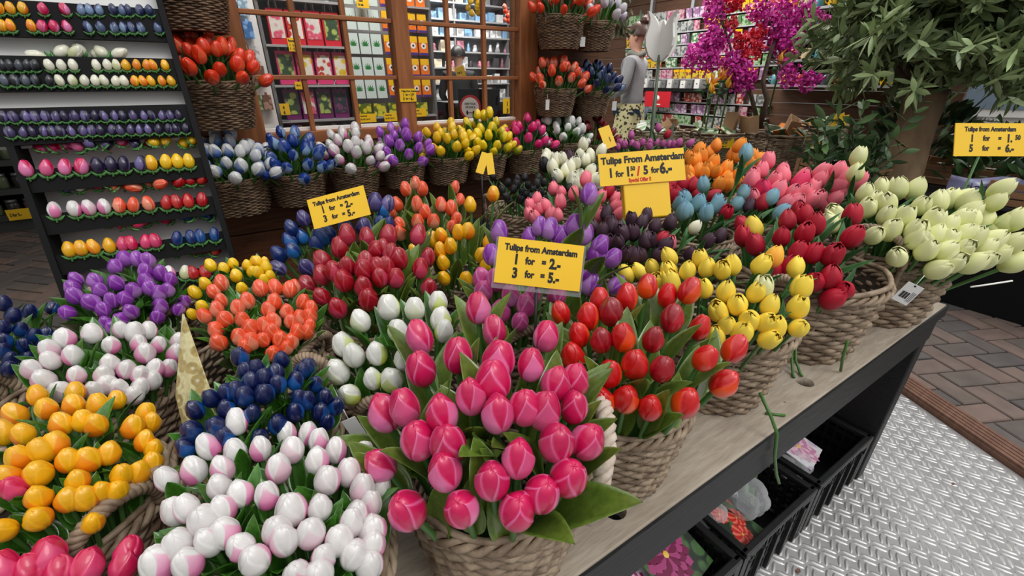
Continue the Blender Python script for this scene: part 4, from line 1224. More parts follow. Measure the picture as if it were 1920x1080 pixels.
# ---------------------------------------------------------------- price cards
def card(name, label, c, r, u, wd, ht, lines, post=None, group=None, sleeve=False, thick=0.002, cat='price sign'):
    """yellow card; lines = (text, x share, y share, size share, ink index, squeeze)"""
    o = thing(name, label, cat, c, group=group)
    B = basis(r, u)
    o.rotation_euler = B.to_euler()
    m = MB(); m.box((0, 0, 0), (wd, ht, thick)); m.build('board', M_yellow, o)
    for ink, nm in ((0, 'lettering'), (1, 'red_lettering')):
        tb_ = MB()
        for t, x, y, s, i, q in lines:
            if i == ink:
                text_mb(tb_, t, (x - 0.5) * wd, (0.5 - y) * ht, s * ht, 0, q, 0.05, 'LEFT', thick / 2 + 0.0004)
        if tb_.v:
            tb_.build(nm, M_ink if ink == 0 else M_redink, o)
    if sleeve:
        m = MB()
        m.box((0, -0.004, -0.0015), (wd * 1.05, ht * 1.12, 0.0006)); m.build('plastic_sleeve', M_bag, o)
    if post:
        m = MB()
        x0, y0, zb, rad = post
        Bi = B.inverted()
        top_ = Vector((x0 * wd, y0 * ht, -thick))
        down = Bi @ Vector((0, 0, zb - (Vector(c) + B @ top_).z))
        m.tube([top_, top_ + down], rad, 8); m.build('post', post_mat, o)
    return o
post_mat = M_blackrod
L12 = [('Tulips from Amsterdam', 0.085, 0.26, 0.19, 0, 0.86), ('1', 0.20, 0.55, 0.30, 0, 0.8), ('for', 0.34, 0.53, 0.21, 0, .78), ('=', 0.53, 0.53, 0.2, 0, .8), ('2.-', 0.62, 0.57, 0.30, 0, 0.78), ('3', 0.20, 0.85, 0.30, 0, 0.8), ('for', 0.35, 0.82, 0.21, 0, .78), ('=', 0.53, 0.82, 0.2, 0, .8), ('5.-', 0.62, 0.87, 0.30, 0, 0.78)]
L16 = [('Tulips from Amsterdam', 0.115, 0.245, 0.19, 0, 0.86), ('1', 0.19, 0.56, 0.30, 0, 0.8), ('for', 0.35, 0.53, 0.22, 0, .78), ('=', 0.54, 0.53, 0.2, 0, .8), ('1.', 0.64, 0.57, 0.33, 0, 0.8), ('50', 0.75, 0.50, 0.2, 0, .8), ('5', 0.185, 0.86, 0.30, 0, 0.8), ('for', 0.35, 0.83, 0.22, 0, .78), ('=', 0.54, 0.83, 0.2, 0, .8), ('6.-', 0.635, 0.87, 0.32, 0, 0.8)]
card('price_sign', 'yellow price card reading 1 for 2 on a black stick behind the pink tulips', (0.335, 0.445, 0.942), (0.0952, -0.069, -0.0119), (0.0166, 0.0207, 0.0555), 0.118, 0.063, L12, (0.0, -0.5, 0.70, 0.0022), sleeve=True)
card('price_sign', 'tilted yellow price card reading 1 for 2 over the blue tulips', (0.173, 0.873, 0.949), (0.0972, -0.0488, 0.0259), (-0.0039, 0.0325, 0.0527), 0.112, 0.058, L12, (0.1, -0.45, 0.70, 0.0022))
L3 = [('Tulips From Amsterdam', 0.03, 0.33, 0.29, 0, 0.90), ('1', 0.105, 0.74, 0.38, 0, 0.8), ('for', 0.19, 0.74, 0.25, 0, 0.8), ('1.', 0.305, 0.74, 0.4, 0, 0.8), ('50', 0.365, 0.58, 0.18, 0, .8), ('/', 0.44, 0.74, 0.38, 1, 0.8), ('5', 0.515, 0.72, 0.36, 0, 0.8), ('for', 0.605, 0.70, 0.25, 0, 0.8), ('6.-', 0.705, 0.73, 0.45, 0, 0.8), ('Special Offer !!', 0.335, 0.93, 0.16, 1, 0.72)]
so = card('price_sign', 'large yellow special offer sign standing on a yellow block', (0.807, 0.693, 0.99), (0.1727, -0.1047, 0.0143), (0.0129, 0.0298, 0.0672), 0.196, 0.074, L3, None)
m = MB()
m.box((0.008, -0.075, -0.016), (0.106, 0.082, 0.028)); m.build('yellow_block', M_yellow, so, bevel=0.003)
m = MB(); Bi = basis((0.1727, -0.1047, 0.0143), (0.0129, 0.0298, 0.0672)).inverted(); m.tube([(0.008, -.10, -.016), Vector((0.008, -.10, -.016)) + Bi @ Vector((0, 0, -0.2))], 0.004, 8); m.build('post', M_blackrod, so)
post_mat = M_stem
card('price_sign', 'yellow card reading 1 for 1.50 on a green stick over the pale green tulips', (1.467, 0.269, 1.049), (0.1754, -0.1149, -0.0006), (0.0191, 0.0234, 0.0746), 0.180, 0.0726, L16, (-0.17, -0.5, 0.70, 0.0023))
post_mat = M_blackrod
a = card('price_sign', 'folded yellow card seen edge-on, below the yellow wall tulips, left leaf of two', (0.656, 1.164, 0.947), (0.0158, -0.0136, -0.0057), (0.0335, 0.0107, 0.0573), 0.024, 0.064, [], (0.3, -0.5, 0.75, 0.002))
card('price_sign', 'folded yellow card seen edge-on, below the yellow wall tulips, right leaf of two', (0.674, 1.151, 0.945), (0.0207, -0.0119, 0.0029), (0.0305, 0.0118, 0.0558), 0.022, 0.064, [])
card('price_sign', 'small tilted yellow card behind the special offer sign near the deep red tulips', (1.287, 1.293, 0.969), (0.0364, -0.0163, 0.0131), (0.017, 0.0336, 0.0786), 0.045, 0.086, [('1', 0.55, 0.72, 0.28, 0, 0.7)], (0.2, -0.5, 0.75, 0.002))
card('price_sign', 'small yellow price card fixed on the middle window post', (0.672, 1.762, 1.117), (1, 0, 0), (0, 0, 1), 0.066, 0.046, L16, None)
# floral paper sleeve sticking up between the baskets
m = MB()
sv = [(-0.126, 0.50, 0.70), (-0.085, 0.535, 0.72), (-0.07, 0.60, 0.865), (-0.074, 0.597, 0.868), (-0.102, 0.53, 0.80)]
m.add([(-0.108, 0.47, 0.72), (-0.072, 0.50, 0.71), (-0.083, 0.63, 0.905), (-0.112, 0.585, 0.82), (-0.104, 0.474, 0.722), (-0.068, 0.504, 0.712), (-0.081, 0.628, 0.905), (-0.108, 0.589, 0.822)],
      [(0, 1, 2, 3), (7, 6, 5, 4), (0, 4, 5, 1), (1, 5, 6, 2), (2, 6, 7, 3), (3, 7, 4, 0)])
tag(m.build('paper_sleeve', print_mat('pale_floral_print', (206, 196, 150), (170, 150, 96), 70, 3, 0.5, (226, 220, 196))), 'pale yellow floral paper sleeve upright between white-and-pink and coral baskets', 'paper')

# price tags on strings
def price_tag(label, p, n, sz=(0.022, 0.034), bars=True, tilt=0.0):
    o = thing('price_tag', label, 'price tag', p)
    n = Vector(n).normalized()
    rr = Vector((-n.y, n.x, 0)).normalized()
    o.rotation_euler = (basis(rr, Vector((0, 0, 1))) @ Matrix.Rotation(tilt, 3, 'Z')).to_euler()
    m = MB(); m.box((0, 0, 0), (sz[0], sz[1], 0.0008)); m.build('label_card', M_tagw, o)
    if bars:
        b = MB()
        for i in range(9):
            b.box((-sz[0] * .34 + i * sz[0] * .055, -sz[1] * .1, 0.0006), (sz[0] * (.02 + .02 * (i % 3)), sz[1] * .32, .0002))
        for i in range(3): b.box((sz[0] * .22 + i * sz[0] * .09, -sz[1] * .1, 0.0006), (sz[0] * .03, sz[1] * .5, .0002))
        b.lathe([(sz[0] * .07, 0.0005), (sz[0] * .07, .0008)], 10, c=(0, sz[1] * .42, 0)); b.build('printed_code', M_ink, o)
    m = MB(); m.tube([(0, sz[1] * .42, 0), (0, sz[1] * .5 + .02, -0.006)], 0.0006, 5); m.build('string', M_tagw, o)
VD = lambda p: Vector((-p[0], -p[1], (1.17 - p[2]) * .3))
price_tag('white barcode price tag hanging on the pale green tulip basket', (1.03, 0.212, 0.806), (-0.9, -0.45, 0.3), (0.027, 0.042), True, -0.35)
price_tag('small grey price tag hanging on the glossy navy tulip basket', (0.060, 0.432, 0.80), (-.3, -1, .2), (0.016, 0.03), False, 0.3)
price_tag('white price tag on the upper orange-red wall basket', (1.40, 1.60, 1.315), (-.4, -1, .1), (0.022, 0.036), False)
price_tag('white price tag on the lower orange-red wall basket', (1.225, 1.60, 1.075), (-.4, -1, .1), (0.016, 0.04), False)
price_tag('white price tag on the navy wall basket beside the woman', (1.62, 1.60, 1.06), (-.4, -1, .1), (0.022, 0.04), False)

# loose stems on the table
def loose(label, pts, r=0.0028):
    m = MB(); m.tube(pts, r, 8)
    tag(m.build('cut_stalk', M_stem), label, 'stem', 'loose flower stems on the table edge')
loose('long green stem bending over the black table edge', [(0.664, 0.262, 0.70), (0.664, 0.235, 0.668), (0.664, 0.2195, 0.645), (0.684, 0.2185, 0.585), (0.72, 0.2185, 0.52), (0.752, 0.2185, 0.475)])
loose('short stem end beside the long bent stem', [(0.712, 0.262, 0.6333), (0.735, 0.240, 0.6333)], 0.0024)
loose('left green stem of the pair lying between the yellow and crimson baskets', [(0.895, 0.325, 0.70), (0.89, 0.315, 0.66), (0.872, 0.296, 0.6335), (0.862, 0.288, 0.6335)])
loose('right green stem of the pair lying between the yellow and crimson baskets', [(0.905, 0.322, 0.69), (0.898, 0.308, 0.65), (0.888, 0.29, 0.6335), (0.880, 0.282, 0.6335)])
loose('green stem hanging down the front of the crimson tulip basket', [(0.935, 0.247, 0.715), (0.948, 0.248, 0.67), (0.962, 0.247, 0.634)])

# ---------------------------------------------------------------- crates under the table
def printed_flower(mb, cx, cy, r, layers, mi, mc, z):
    k = 0
    for L in range(layers):
        rr = r * (1 - L * 0.22)
        n = 16 - L * 2
        for i in range(n):
            a = 2 * PI * i / n + L * .2
            c, s = math.cos(a), math.sin(a)
            w_ = rr * 0.19
            pts = [(0.1, 0), (.6, -1), (.85, -.9), (1, 0), (.85, .9), (.6, 1)]
            mb.add([(cx + rr * u * c - w_ * v * s, cy + rr * u * s + w_ * v * c, z + 0.0001 * (L + 1)) for u, v in pts], [tuple(range(6))], mi if (L + i) % 2 else mc)
M_maroon = mat('printed_maroon', (116, 14, 66), 0.35); M_mauve = mat('printed_mauve', (168, 62, 118), 0.35)
M_pinkp = mat('printed_pale_pink', (232, 190, 206), 0.35); M_pinkq = mat('printed_pink', (206, 140, 176), 0.35)
M_redp = mat('printed_red', (196, 34, 32), 0.35); M_redq = mat('printed_coral', (232, 110, 90), 0.35)
M_cardg = print_mat('printed_green_ground', (34, 48, 34), (70, 104, 60), 26, 1, 0.4)
M_cardw = print_mat('printed_white_ground', (226, 222, 226), (196, 180, 200), 20, 1, 0.4)
M_gold = mat('printed_yellow', (236, 200, 80), 0.35)
def flower_card(label, p, rot, sz, cols, flowers, ground=None, word=None):
    o = thing('flower_packet', label, 'flower packet', p, rot)
    m = MB(); m.box((0, 0, 0), (sz[0], sz[1], 0.003)); m.build('card', ground or M_cardg, o)
    f = MB()
    for x, y, r in flowers:
        printed_flower(f, x * sz[0], y * sz[1], r, 3, 0, 1, 0.0017)
        f.lathe([(r * .13, .0017), (r * .1, 0.0024)], 8, 2, (x * sz[0], y * sz[1], 0))
    f.build('printed_flower', [cols[0], cols[1], M_gold], o)
    if word:
        t_ = MB(); text_mb(t_, word, -sz[0] * .3, -sz[1] * .45, sz[1] * .17, 0, .9, .01, 'LEFT', .002); t_.build('lettering', M_white, o)
    return o
def crate(label, x0, x1):
    o = thing('plastic_crate', label, 'crate', ((x0 + x1) / 2, 0.38, 0.004))
    L, D_, H = x1 - x0 - .006, 0.27, 0.188
    m = MB()
    m.box((0, 0, 0.004), (L * .94, D_ * .92, 0.006))
    for s in (-1, 1):
        for z in (0.012, 0.06, 0.105, 0.15):
            m.box((0, s * D_ * .475, z), (L * .96, 0.006, 0.012)); m.box((s * L * .48, 0, z), (0.006, D_ * .96, 0.012))
        n = 16
        for i in range(n + 1):
            m.box((-L * .47 + L * .94 * i / n, s * D_ * .475, H * .45), (0.0075, 0.007, H * .88))
        for i in range(11):
            m.box((s * L * .48, -D_ * .45 + D_ * .9 * i / 10, H * .45), (0.007, 0.0075, H * .88))
        for i in range(5):
            m.box((-L * .4 + L * .8 * i / 4, s * D_ * .49, H * .35), (0.012, 0.014, H * .7))
        for q in (-1, 1):
            m.box((s * L * .475, q * D_ * .47, H * .47), (0.024, 0.024, H * .94))
    m.build('crate_body', M_plastic, o)
    m = MB()
    for s in (-1, 1):
        m.box((0, s * D_ * .487, H - .008), (L, 0.018, 0.016)); m.box((s * (L / 2 - .009), 0, H - .008), (0.018, D_, 0.016))
        m.box((s * L * .36, -D_ * .5, H - .02), (0.05, 0.012, 0.012))
    m.build('crate_rim', M_plastic, o, bevel=0.003)
    return o
crate('black plastic crate nearest the table leg with pale pink flower packet', 1.14, 1.475)
crate('middle black plastic crate with red flower packets and clear bag', 0.795, 1.13)
crate('black plastic crate with large maroon dahlia packet under the table', 0.45, 0.785)
flower_card('packet with a pale pink flower lying in the crate nearest the table leg', (1.27, 0.355, 0.165), (0.25, 0.18, 0.2), (0.15, 0.11), (M_pinkp, M_pinkq), [(0, 0, 0.062)], M_cardw)
flower_card('dark packet lettered FLORA in the middle crate', (1.02, 0.40, 0.155), (0.4, 0.5, -0.9), (0.13, 0.12), (M_redp, M_redq), [(-.2, .15, 0.03), (.15, .25, 0.025)], None, 'FLORA')
flower_card('packet with three red flowers at the front of the middle crate', (0.875, 0.315, 0.160), (0.25, 0.1, 0.3), (0.10, 0.13), (M_redp, M_redq), [(-.15, -.2, 0.03), (.2, .0, 0.026), (-.1, .28, 0.025)])
flower_card('packet with red flowers leaning behind the clear bag in the middle crate', (0.90, 0.40, 0.165), (0.3, 0.2, 0.8), (0.10, 0.13), (M_redp, M_redq), [(-.15, -.2, 0.03), (.2, .1, 0.028), (-.2, .28, 0.024)])
flower_card('packet with large maroon dahlia in the crate at the front', (0.66, 0.345, 0.185), (0.35, 0.1, 0.15), (0.17, 0.15), (M_maroon, M_mauve), [(-.08, 0.02, 0.07), (.36, .3, 0.02)])
flower_card('white packet behind the dahlia packet in the front crate', (0.56, 0.36, 0.172), (0.3, 0.1, 0.4), (0.12, 0.14), (M_pinkp, M_mauve), [(-.1, -.1, 0.03)], M_cardw)
def crumpled(label, p, r, sq):
    bm = bmesh.new()
    bmesh.ops.create_icosphere(bm, subdivisions=4, radius=r)
    rnd = random.Random(int(p[0] * 1000))
    cs = [Vector((rnd.uniform(-1, 1), rnd.uniform(-1, 1), rnd.uniform(-1, 1))).normalized() for _ in range(22)]
    for v in bm.verts:
        d = v.co.normalized()
        k = max(abs(d.dot(c)) for c in cs)
        v.co *= 0.6 + 0.5 * k ** 3
        v.co.x *= sq[0]; v.co.y *= sq[1]; v.co.z *= sq[2]
    me = bpy.data.meshes.new('plastic_bag'); bm.to_mesh(me); bm.free()
    me.materials.append(M_bag)
    tag(link('plastic_bag', me, None, p), label, 'bag')
crumpled('crumpled clear plastic bag on the packets in the middle crate', (0.955, 0.345, 0.175), 0.06, (1.1, 1, .7))
crumpled('small clear plastic bag at the back of the middle crate', (0.84, 0.36, 0.172), 0.035, (1.3, 1, .6))
crumpled('clear plastic bag beside the pale pink packet', (1.20, 0.34, 0.150), 0.05, (1.5, 1, .5))
# small litter on the steel plate
for lab, p, s in (('scrap of white paper on the steel plate', (1.30, -0.02, 0.0085), 0.012), ('dry brown leaf bit on the steel plate', (1.02, 0.19, 0.0085), 0.008), ('brown crumb on the steel plate near the deck strip', (1.72, 0.06, 0.0085), 0.006)):
    m = MB(); m.add([(-s, -s * .4, 0), (s * .2, -s * .7, .001), (s, 0, 0), (s * .3, s * .6, .002), (-s * .6, s * .5, 0)], [(0, 1, 2, 3, 4)]); m.add([(-s, -s * .4, .001), (s * .2, -s * .7, .002), (s, 0, .001), (s * .3, s * .6, .003), (-s * .6, s * .5, .001)], [(0, 1, 2, 3, 4)])
    tag(m.build('scrap', M_white if 'white' in lab else M_deck, None, p), lab, 'litter')
# ---------------------------------------------------------------- inside the shop, behind the window
PRINTS = {
 'rosebag': print_mat('print_rose', (226, 222, 214), (222, 92, 120), 22, 1, .42, (240, 190, 200)),
 'redbag': mat('red_paper', (206, 34, 52), 0.4), 'pinkbag': mat('pink_paper', (214, 58, 118), 0.4), 'violetbag': mat('purple_paper', (112, 30, 96), 0.4),
 'yellowpic': print_mat('print_yellow', (236, 232, 214), (226, 196, 50), 24, 2, .42), 'lilypic': print_mat('print_lily', (238, 236, 228), (200, 60, 40), 26, 2, .36, (240, 180, 90)), 'greenpic': print_mat('print_green', (60, 84, 60), (172, 190, 100), 26, 2, .4), 'darkpic': print_mat('print_dark', (48, 58, 62), (120, 70, 110), 30, 2, .4),
 'orange': mat('orange_paper', (238, 120, 30), 0.4), 'yellowtop': mat('yellow_paper', (244, 190, 20), 0.4), 'violetrim': mat('violet_paper', (70, 50, 130), 0.4),
 'palecard': mat('pale_blue_card', (206, 222, 218), 0.4), 'leafink': mat('leaf_green_ink', (30, 120, 50), 0.45), 'bulbs': print_mat('print_bulbs', (92, 112, 40), (214, 206, 60), 30, 1, .45),
}
un = thing('shop_shelf_unit', 'grey metal shelf unit with gift bags behind the left window half', 'shelf unit', (0, 0, 0))
m = MB()
for z in (1.345, 1.145, 0.958, 1.563):
    m.b2((0.36, 2.96, z - 0.012), (0.79, 3.2, z))
m.b2((0.80, 2.96, 0.948), (1.32, 3.2, 0.958)); m.b2((0.36, 2.96, 0.70), (1.32, 3.2, 0.712)); m.b2((1.18, 2.96, 1.565), (1.32, 3.2, 1.575))
m.build('shelf', M_shelf, un)
m = MB(); m.b2((0.20, 3.2, 0), (1.33, 3.22, 2.0)); m.build('back_panel', mat('mid_grey_panel', (150, 150, 150), .6), un)
m = MB()
for x in (0.355, 0.785, 1.325): m.b2((x - .008, 2.97, 0), (x + .008, 3.2, 2.0))
m.build('upright', M_silver, un)
def gift_bag(label, x0, x1, z0, z1, bag, pic):
    o = thing('gift_bag', label, 'gift bag', ((x0 + x1) / 2, 3.02, z0 + .001), group='gift bags on the shelf behind the window')
    w_, h = x1 - x0 - .006, z1 - z0
    m = MB(); m.box((0, 0, h / 2), (w_, 0.06, h)); m.build('bag_body', PRINTS[bag], o)
    m = MB(); m.box((0, -0.031, h * .54), (w_ * .82, 0.002, h * .72)); m.build('picture', PRINTS[pic], o)
    for s in (-1, 1):
        m = MB(); m.tube([(-w_ * .22, s * .02, h * .96), (-w_ * .2, s * .02, h + .03), (-w_ * .1, s * .02, h + .052), (w_ * .1, s * .02, h + .052), (w_ * .2, s * .02, h + .03), (w_ * .22, s * .02, h * .96)], .0022, 5); m.build('handle', M_white, o)
for i, (x0, x1, b_, p_) in enumerate(((.392, .48, 'redbag', 'rosebag'), (.482, .572, 'redbag', 'lilypic'), (.575, .668, 'redbag', 'rosebag'), (.672, .768, 'redbag', 'greenpic'))):
    gift_bag(f'{ORD[i]} red gift bag from left on the upper shelf behind the window', x0, x1, 1.346, 1.515, b_, p_)
for i, (x0, x1, b_, p_) in enumerate(((.395, .49, 'pinkbag', 'greenpic'), (.495, .59, 'pinkbag', 'yellowpic'), (.597, .69, 'pinkbag', 'lilypic'), (.696, .778, 'pinkbag', 'yellowpic'))):
    gift_bag(f'{ORD[i]} pink gift bag from left on the middle shelf behind the window', x0, x1, 1.146, 1.315, b_, p_)
for i, (x0, x1, b_, p_) in enumerate(((.392, .478, 'violetbag', 'greenpic'), (.482, .568, 'violetbag', 'rosebag'), (.572, .658, 'violetbag', 'greenpic'), (.664, .752, 'violetbag', 'darkpic'))):
    gift_bag(f'{ORD[i]} purple gift bag from left on the lower shelf behind the window', x0, x1, 0.959, 1.12, b_, p_)
for i, (x0, x1, b_, p_) in enumerate(((.41, .5, 'violetbag', 'rosebag'), (.51, .6, 'redbag', 'lilypic'), (.61, .7, 'violetbag', 'greenpic'))):
    gift_bag(f'{ORD[i]} gift bag from left on the bottom shelf behind the window sill', x0, x1, 0.713, 0.87, b_, p_)
def leaf_card(label, x, z, w_, h):
    o = thing('seed_packet', label, 'seed packet', (x, 2.99, z), (R(-4), 0, random.uniform(-.1, .1)), 'pale seed cards with a green leaf')
    m = MB(); m.box((0, 0, 0), (w_, 0.012, h)); m.build('packet', PRINTS['palecard'], o)
    m = MB()
    for a in (-75, -50, -25, 0, 25, 50, 75):
        L = h * .36 * math.cos(R(a) * .7)
        s, c = math.sin(R(a)), math.cos(R(a))
        m.add([(s * L * u + c * v * L * .11, -0.0065, -h * .12 + c * L * u - s * v * L * .11) for u, v in ((0, 0), (.5, 1), (1, 0), (.5, -1))], [(0, 1, 2, 3)])
    m.build('leaf_print', PRINTS['leafink'], o)
def orange_card(label, x, z, w_, h):
    o = thing('seed_packet', label, 'seed packet', (x, 2.985, z), (R(-4), 0, 0), 'orange and yellow seed packets')
    m = MB(); m.box((0, 0, 0), (w_, 0.014, h)); m.build('packet', PRINTS['orange'], o)
    m = MB(); m.box((0, -0.0075, h * .33), (w_, 0.001, h * .34)); m.build('top_band', PRINTS['yellowtop'], o)
    m = MB(); m.box((0, -0.0075, -h * .43), (w_, 0.001, h * .13)); m.build('bottom_band', PRINTS['violetrim'], o)
    m = MB(); m.add([(w_ * .3 * math.cos(a), -.008, h * .0 + w_ * .3 * math.sin(a)) for a in [2 * PI * k / 12 for k in range(12)]], [tuple(range(12))]); m.add([(w_ * .12 * math.cos(a), -.0084, h * .0 + w_ * .12 * math.sin(a)) for a in [2 * PI * k / 8 for k in range(8)]], [tuple(range(8))], 1); m.build('picture', [M_white, M_ink], o)
rows_ = [(1.615, 'top'), (1.49, 'second'), (1.365, 'third'), (1.24, 'fourth'), (1.12, 'fifth')]
for z, rn in rows_:
    for i, x in enumerate((0.83, 0.90, 0.97)):
        leaf_card(f'{ORD[i]} green-leaf seed card from left in the {rn} row behind the window', x, z, 0.062, 0.108)
    for i, x in enumerate((1.045, 1.115, 1.20, 1.27)):
        orange_card(f'{ORD[i]} orange seed packet from left in the {rn} row behind the window', x, z, 0.058, 0.105)
for i in range(5):
    m = MB(); x = .85 + i * .095
    m.box((0, 0, 0), (.075, .03, .075)); tag(m.build('bulb_pack', PRINTS['bulbs'], None, (x, 3.0, 0.998)), f'{ORD[i]} yellow-green pack from left on the low shelf under the seed cards', 'packet', 'yellow-green packs under the seed cards')
card('price_sign', 'yellow card with seed prices on the low shelf, left of the window post', (0.845, 2.945, 0.955), (1, 0, 0), (0, 0.1, 1), 0.105, 0.05, [('Cannabis Seeds', .08, .32, .22, 0, .62), ('1 for 3.50 / 3 for 10.-', .05, .72, .26, 0, .55)])
card('price_sign', 'yellow card with seed prices on the low shelf, behind the window post', (1.0, 2.945, 0.955), (1, 0, 0), (0, 0.1, 1), 0.10, 0.05, [('Cannabis Seeds', .08, .32, .22, 0, .62), ('1 for 3.50 / 3 for 10.-', .05, .72, .26, 0, .55)])
card('price_sign', 'yellow card with seed prices on the low shelf, right of the window post', (1.19, 2.945, 0.975), (1, 0, 0), (0, 0.1, 1), 0.10, 0.05, [('Cannabis Seeds', .08, .32, .22, 0, .62), ('1 for 3.50 / 3 for 10.-', .05, .72, .26, 0, .55)])
card('price_sign', 'small yellow card hanging below the red gift bags', (0.50, 2.95, 1.345), (1, 0, 0), (0, 0, 1), 0.065, 0.065, [('Panorama', .05, .3, .26, 0, .6), ('1   5.-', .1, .62, .26, 0, .7), ('3  12.-', .1, .9, .26, 0, .7)])
card('price_sign', 'small yellow card hanging below the pink gift bags', (0.49, 2.95, 1.142), (1, 0, 0), (0, 0, 1), 0.055, 0.04, [('1 for 4.-', .08, .6, .34, 0, .6)])
card('price_sign', 'small yellow card beside the purple gift bags', (0.385, 2.945, 1.02), (1, 0, 0), (0, 0, 1), 0.05, 0.06, [('4', .3, .48, .4, 0, .8), ('6', .3, .92, .4, 0, .8)])
card('price_sign', 'small yellow card hanging at the window top beside the post', (0.905, 2.95, 1.58), (1, 0, 0), (0, 0, 1), 0.07, 0.07, [('Cannabis', .06, .3, .22, 0, .62), ('Seeds', .2, .58, .22, 0, .62), ('for sale', .12, .86, .22, 0, .62)])
# narrow strip of hanging packs left of the gift bags
for i, (x, z, c_) in enumerate(((.235, 1.50, 'blue'), (.285, 1.50, 'pale blue'), (.235, 1.41, 'brown'), (.285, 1.40, 'blue'), (.24, 1.31, 'brown'), (.29, 1.29, 'silver'), (.245, 1.20, 'brown'), (.295, 1.2, 'brown'), (.25, 1.06, 'green'), (.30, 1.06, 'brown'))):
    cc = {'blue': (70, 120, 176), 'pale blue': (150, 180, 204), 'brown': (122, 84, 66), 'silver': (170, 172, 176), 'green': (96, 120, 70)}[c_]
    m = MB(); m.box((0, 0, 0), (.044, .02, .075)); m.box((0, -.002, .042), (.012, .004, .016))
    tag(m.build('souvenir_pack', print_mat('pack_' + c_.replace(' ', '_') + str(i), cc, tuple(min(255, v + 60) for v in cc), 40, i, .4), None, (x, 2.9, z)), f'small {c_} souvenir pack in the narrow strip left of the gift bags, {ORD[i // 2]} row', 'souvenir', 'souvenir packs left of the gift bags')
m = MB(); m.b2((0.20, 2.92, 0.2), (0.335, 2.95, 2.0)); tag(m.build('pegboard', M_whitepanel), 'narrow white board carrying the souvenir packs left of the gift bags', 'board')
# far shelves behind the right window half
fs = thing('far_shelf', 'long grey shelves with small boxes along the back of the shop', 'shelf unit', (0, 0, 0))
LEV = [2.12, 1.92, 1.725, 1.535, 1.335, 1.13, 0.93, 0.72]
m = MB()
for z in LEV: m.b2((2.3, 6.25, z - .02), (4.9, 6.6, z))
m.build('shelf', M_shelf, fs)
m = MB(); m.b2((2.3, 6.6, 0), (4.9, 6.62, 2.4)); m.build('back_panel', mat('pale_grey_panel', (170, 172, 174), .6), fs)
m = MB()
for x in (2.3, 3.15, 4.02, 4.88): m.b2((x - .012, 6.26, 0), (x + .012, 6.6, 2.4))
m.build('upright', M_silver, fs)
bcol = [('white', (226, 228, 230)), ('pale blue', (130, 172, 208)), ('silver', (150, 154, 160)), ('dark', (70, 66, 70)), ('cream', (214, 200, 176)), ('pink', (206, 130, 150))]
bm_ = {}
for n_, c_ in bcol: bm_[n_] = print_mat('box_' + n_.replace(' ', '_'), c_, tuple(int(v * .7) for v in c_), 9, 1, .4)
rnd = random.Random(4)
LN = ['top', 'second', 'third', 'fourth', 'fifth', 'sixth', 'seventh', 'bottom']
for li, z in enumerate(LEV):
    x = 2.62; cnt = {}
    while x < 4.35:
        w_ = rnd.uniform(.07, .12); h = rnd.uniform(.08, .14)
        n_ = rnd.choice(['white', 'white', 'pale blue', 'silver', 'dark', 'cream', 'white', 'pink'] if li not in (1, 2) else ['white', 'pale blue', 'pale blue', 'white'])
        cnt[n_] = cnt.get(n_, 0) + 1
        if cnt[n_] <= 20:
            m = MB()
            if rnd.random() < .65 or li in (1, 2):
                m.box((0, 0, h / 2), (w_, .09, h)); m.box((0, -.046, h * .55), (w_ * .6, .003, h * .5))
                nm, ct = 'souvenir_box', 'box'
            else:
                m.lathe([(w_ * .3, 0), (w_ * .36, h * .2), (w_ * .2, h * .55), (w_ * .26, h * .8), (w_ * .1, h)], 10)
                nm, ct = 'souvenir_figurine', 'souvenir'
            tag(m.build(nm, bm_[n_], None, (x, 6.33, z)), f'{ORD[cnt[n_]-1]} {n_} souvenir from left on the {LN[li]} level of the far shelves', ct, 'souvenirs on the far shelves')
        x += w_ + rnd.uniform(.02, .05)
# counter with round sign, hanging flowers
m = MB(); m.b2((1.75, 3.5, 0), (2.55, 3.9, 0.98)); m.b2((1.72, 3.47, .98), (2.58, 3.93, 1.0))
tag(m.build('shop_counter', M_blackwood), 'dark shop counter behind the right window half', 'counter')
rs = thing('round_sign', 'round red and white keep your distance sign behind the window glass', 'sign', (1.176, 2.2, 1.038), (R(90), 0, R(-52)))
m = MB(); m.lathe([(0.062, -.002), (0.062, .002)], 32, smooth=False); m.build('disc', mat('sign_red', (196, 30, 40), .5), rs)
m = MB(); m.lathe([(0.050, .002), (0.050, .0026)], 32, smooth=False); m.build('white_disc', M_white, rs)
m = MB()
for i, t in enumerate(('KEEP YOUR', 'DISTANCE')): text_mb(m, t, 0, .014 - i * .016, .015, 0, .8, .02, 'CENTER', .003)
m.box((0, -.024, .003), (.05, .003, .0004))
for s in (-1, 1): m.box((s * .018, -.024, .003), (.008, .02, .0004))
m.build('lettering', M_ink, rs)
m = MB(); m.b2((-.07, -.3, -.014), (.16, .09, -.004)); m.build('door_panel', M_blackboard, rs)
card('price_sign', 'small yellow card on the shop counter', (2.227, 3.46, 0.966), (1, 0, 0), (0, 0, 1), .12, .12, [('1', .3, .5, .4, 0, .8), ('3', .3, .95, .4, 0, .8)])
card('price_sign', 'tilted yellow card on the glass in front of the man', (0.96, 1.875, 1.2), (.9, 0, .25), (-.25, 0, .9), .045, .045, [('1 for 2.-', .1, .6, .3, 0, .6)])
def hanging_bunch(label, p, kind, n, r):
    o = thing('hanging_bunch', label, 'flower bunch', p)
    m = MB(); m.tube([(0, 0, 0), (0, 0, 2.5 - p[2])], .004, 6); m.build('cord', M_silver, o)
    for i in range(n):
        a, b = rnd.uniform(0, 6.3), rnd.uniform(-1, 1)
        link('bloom', bud(kind), o, (r * math.cos(a) * math.sqrt(1 - b * b), r * math.sin(a) * math.sqrt(1 - b * b), r * b), (rnd.uniform(-.6, .6), rnd.uniform(-.6, .6), 0), (.05,) * 3)
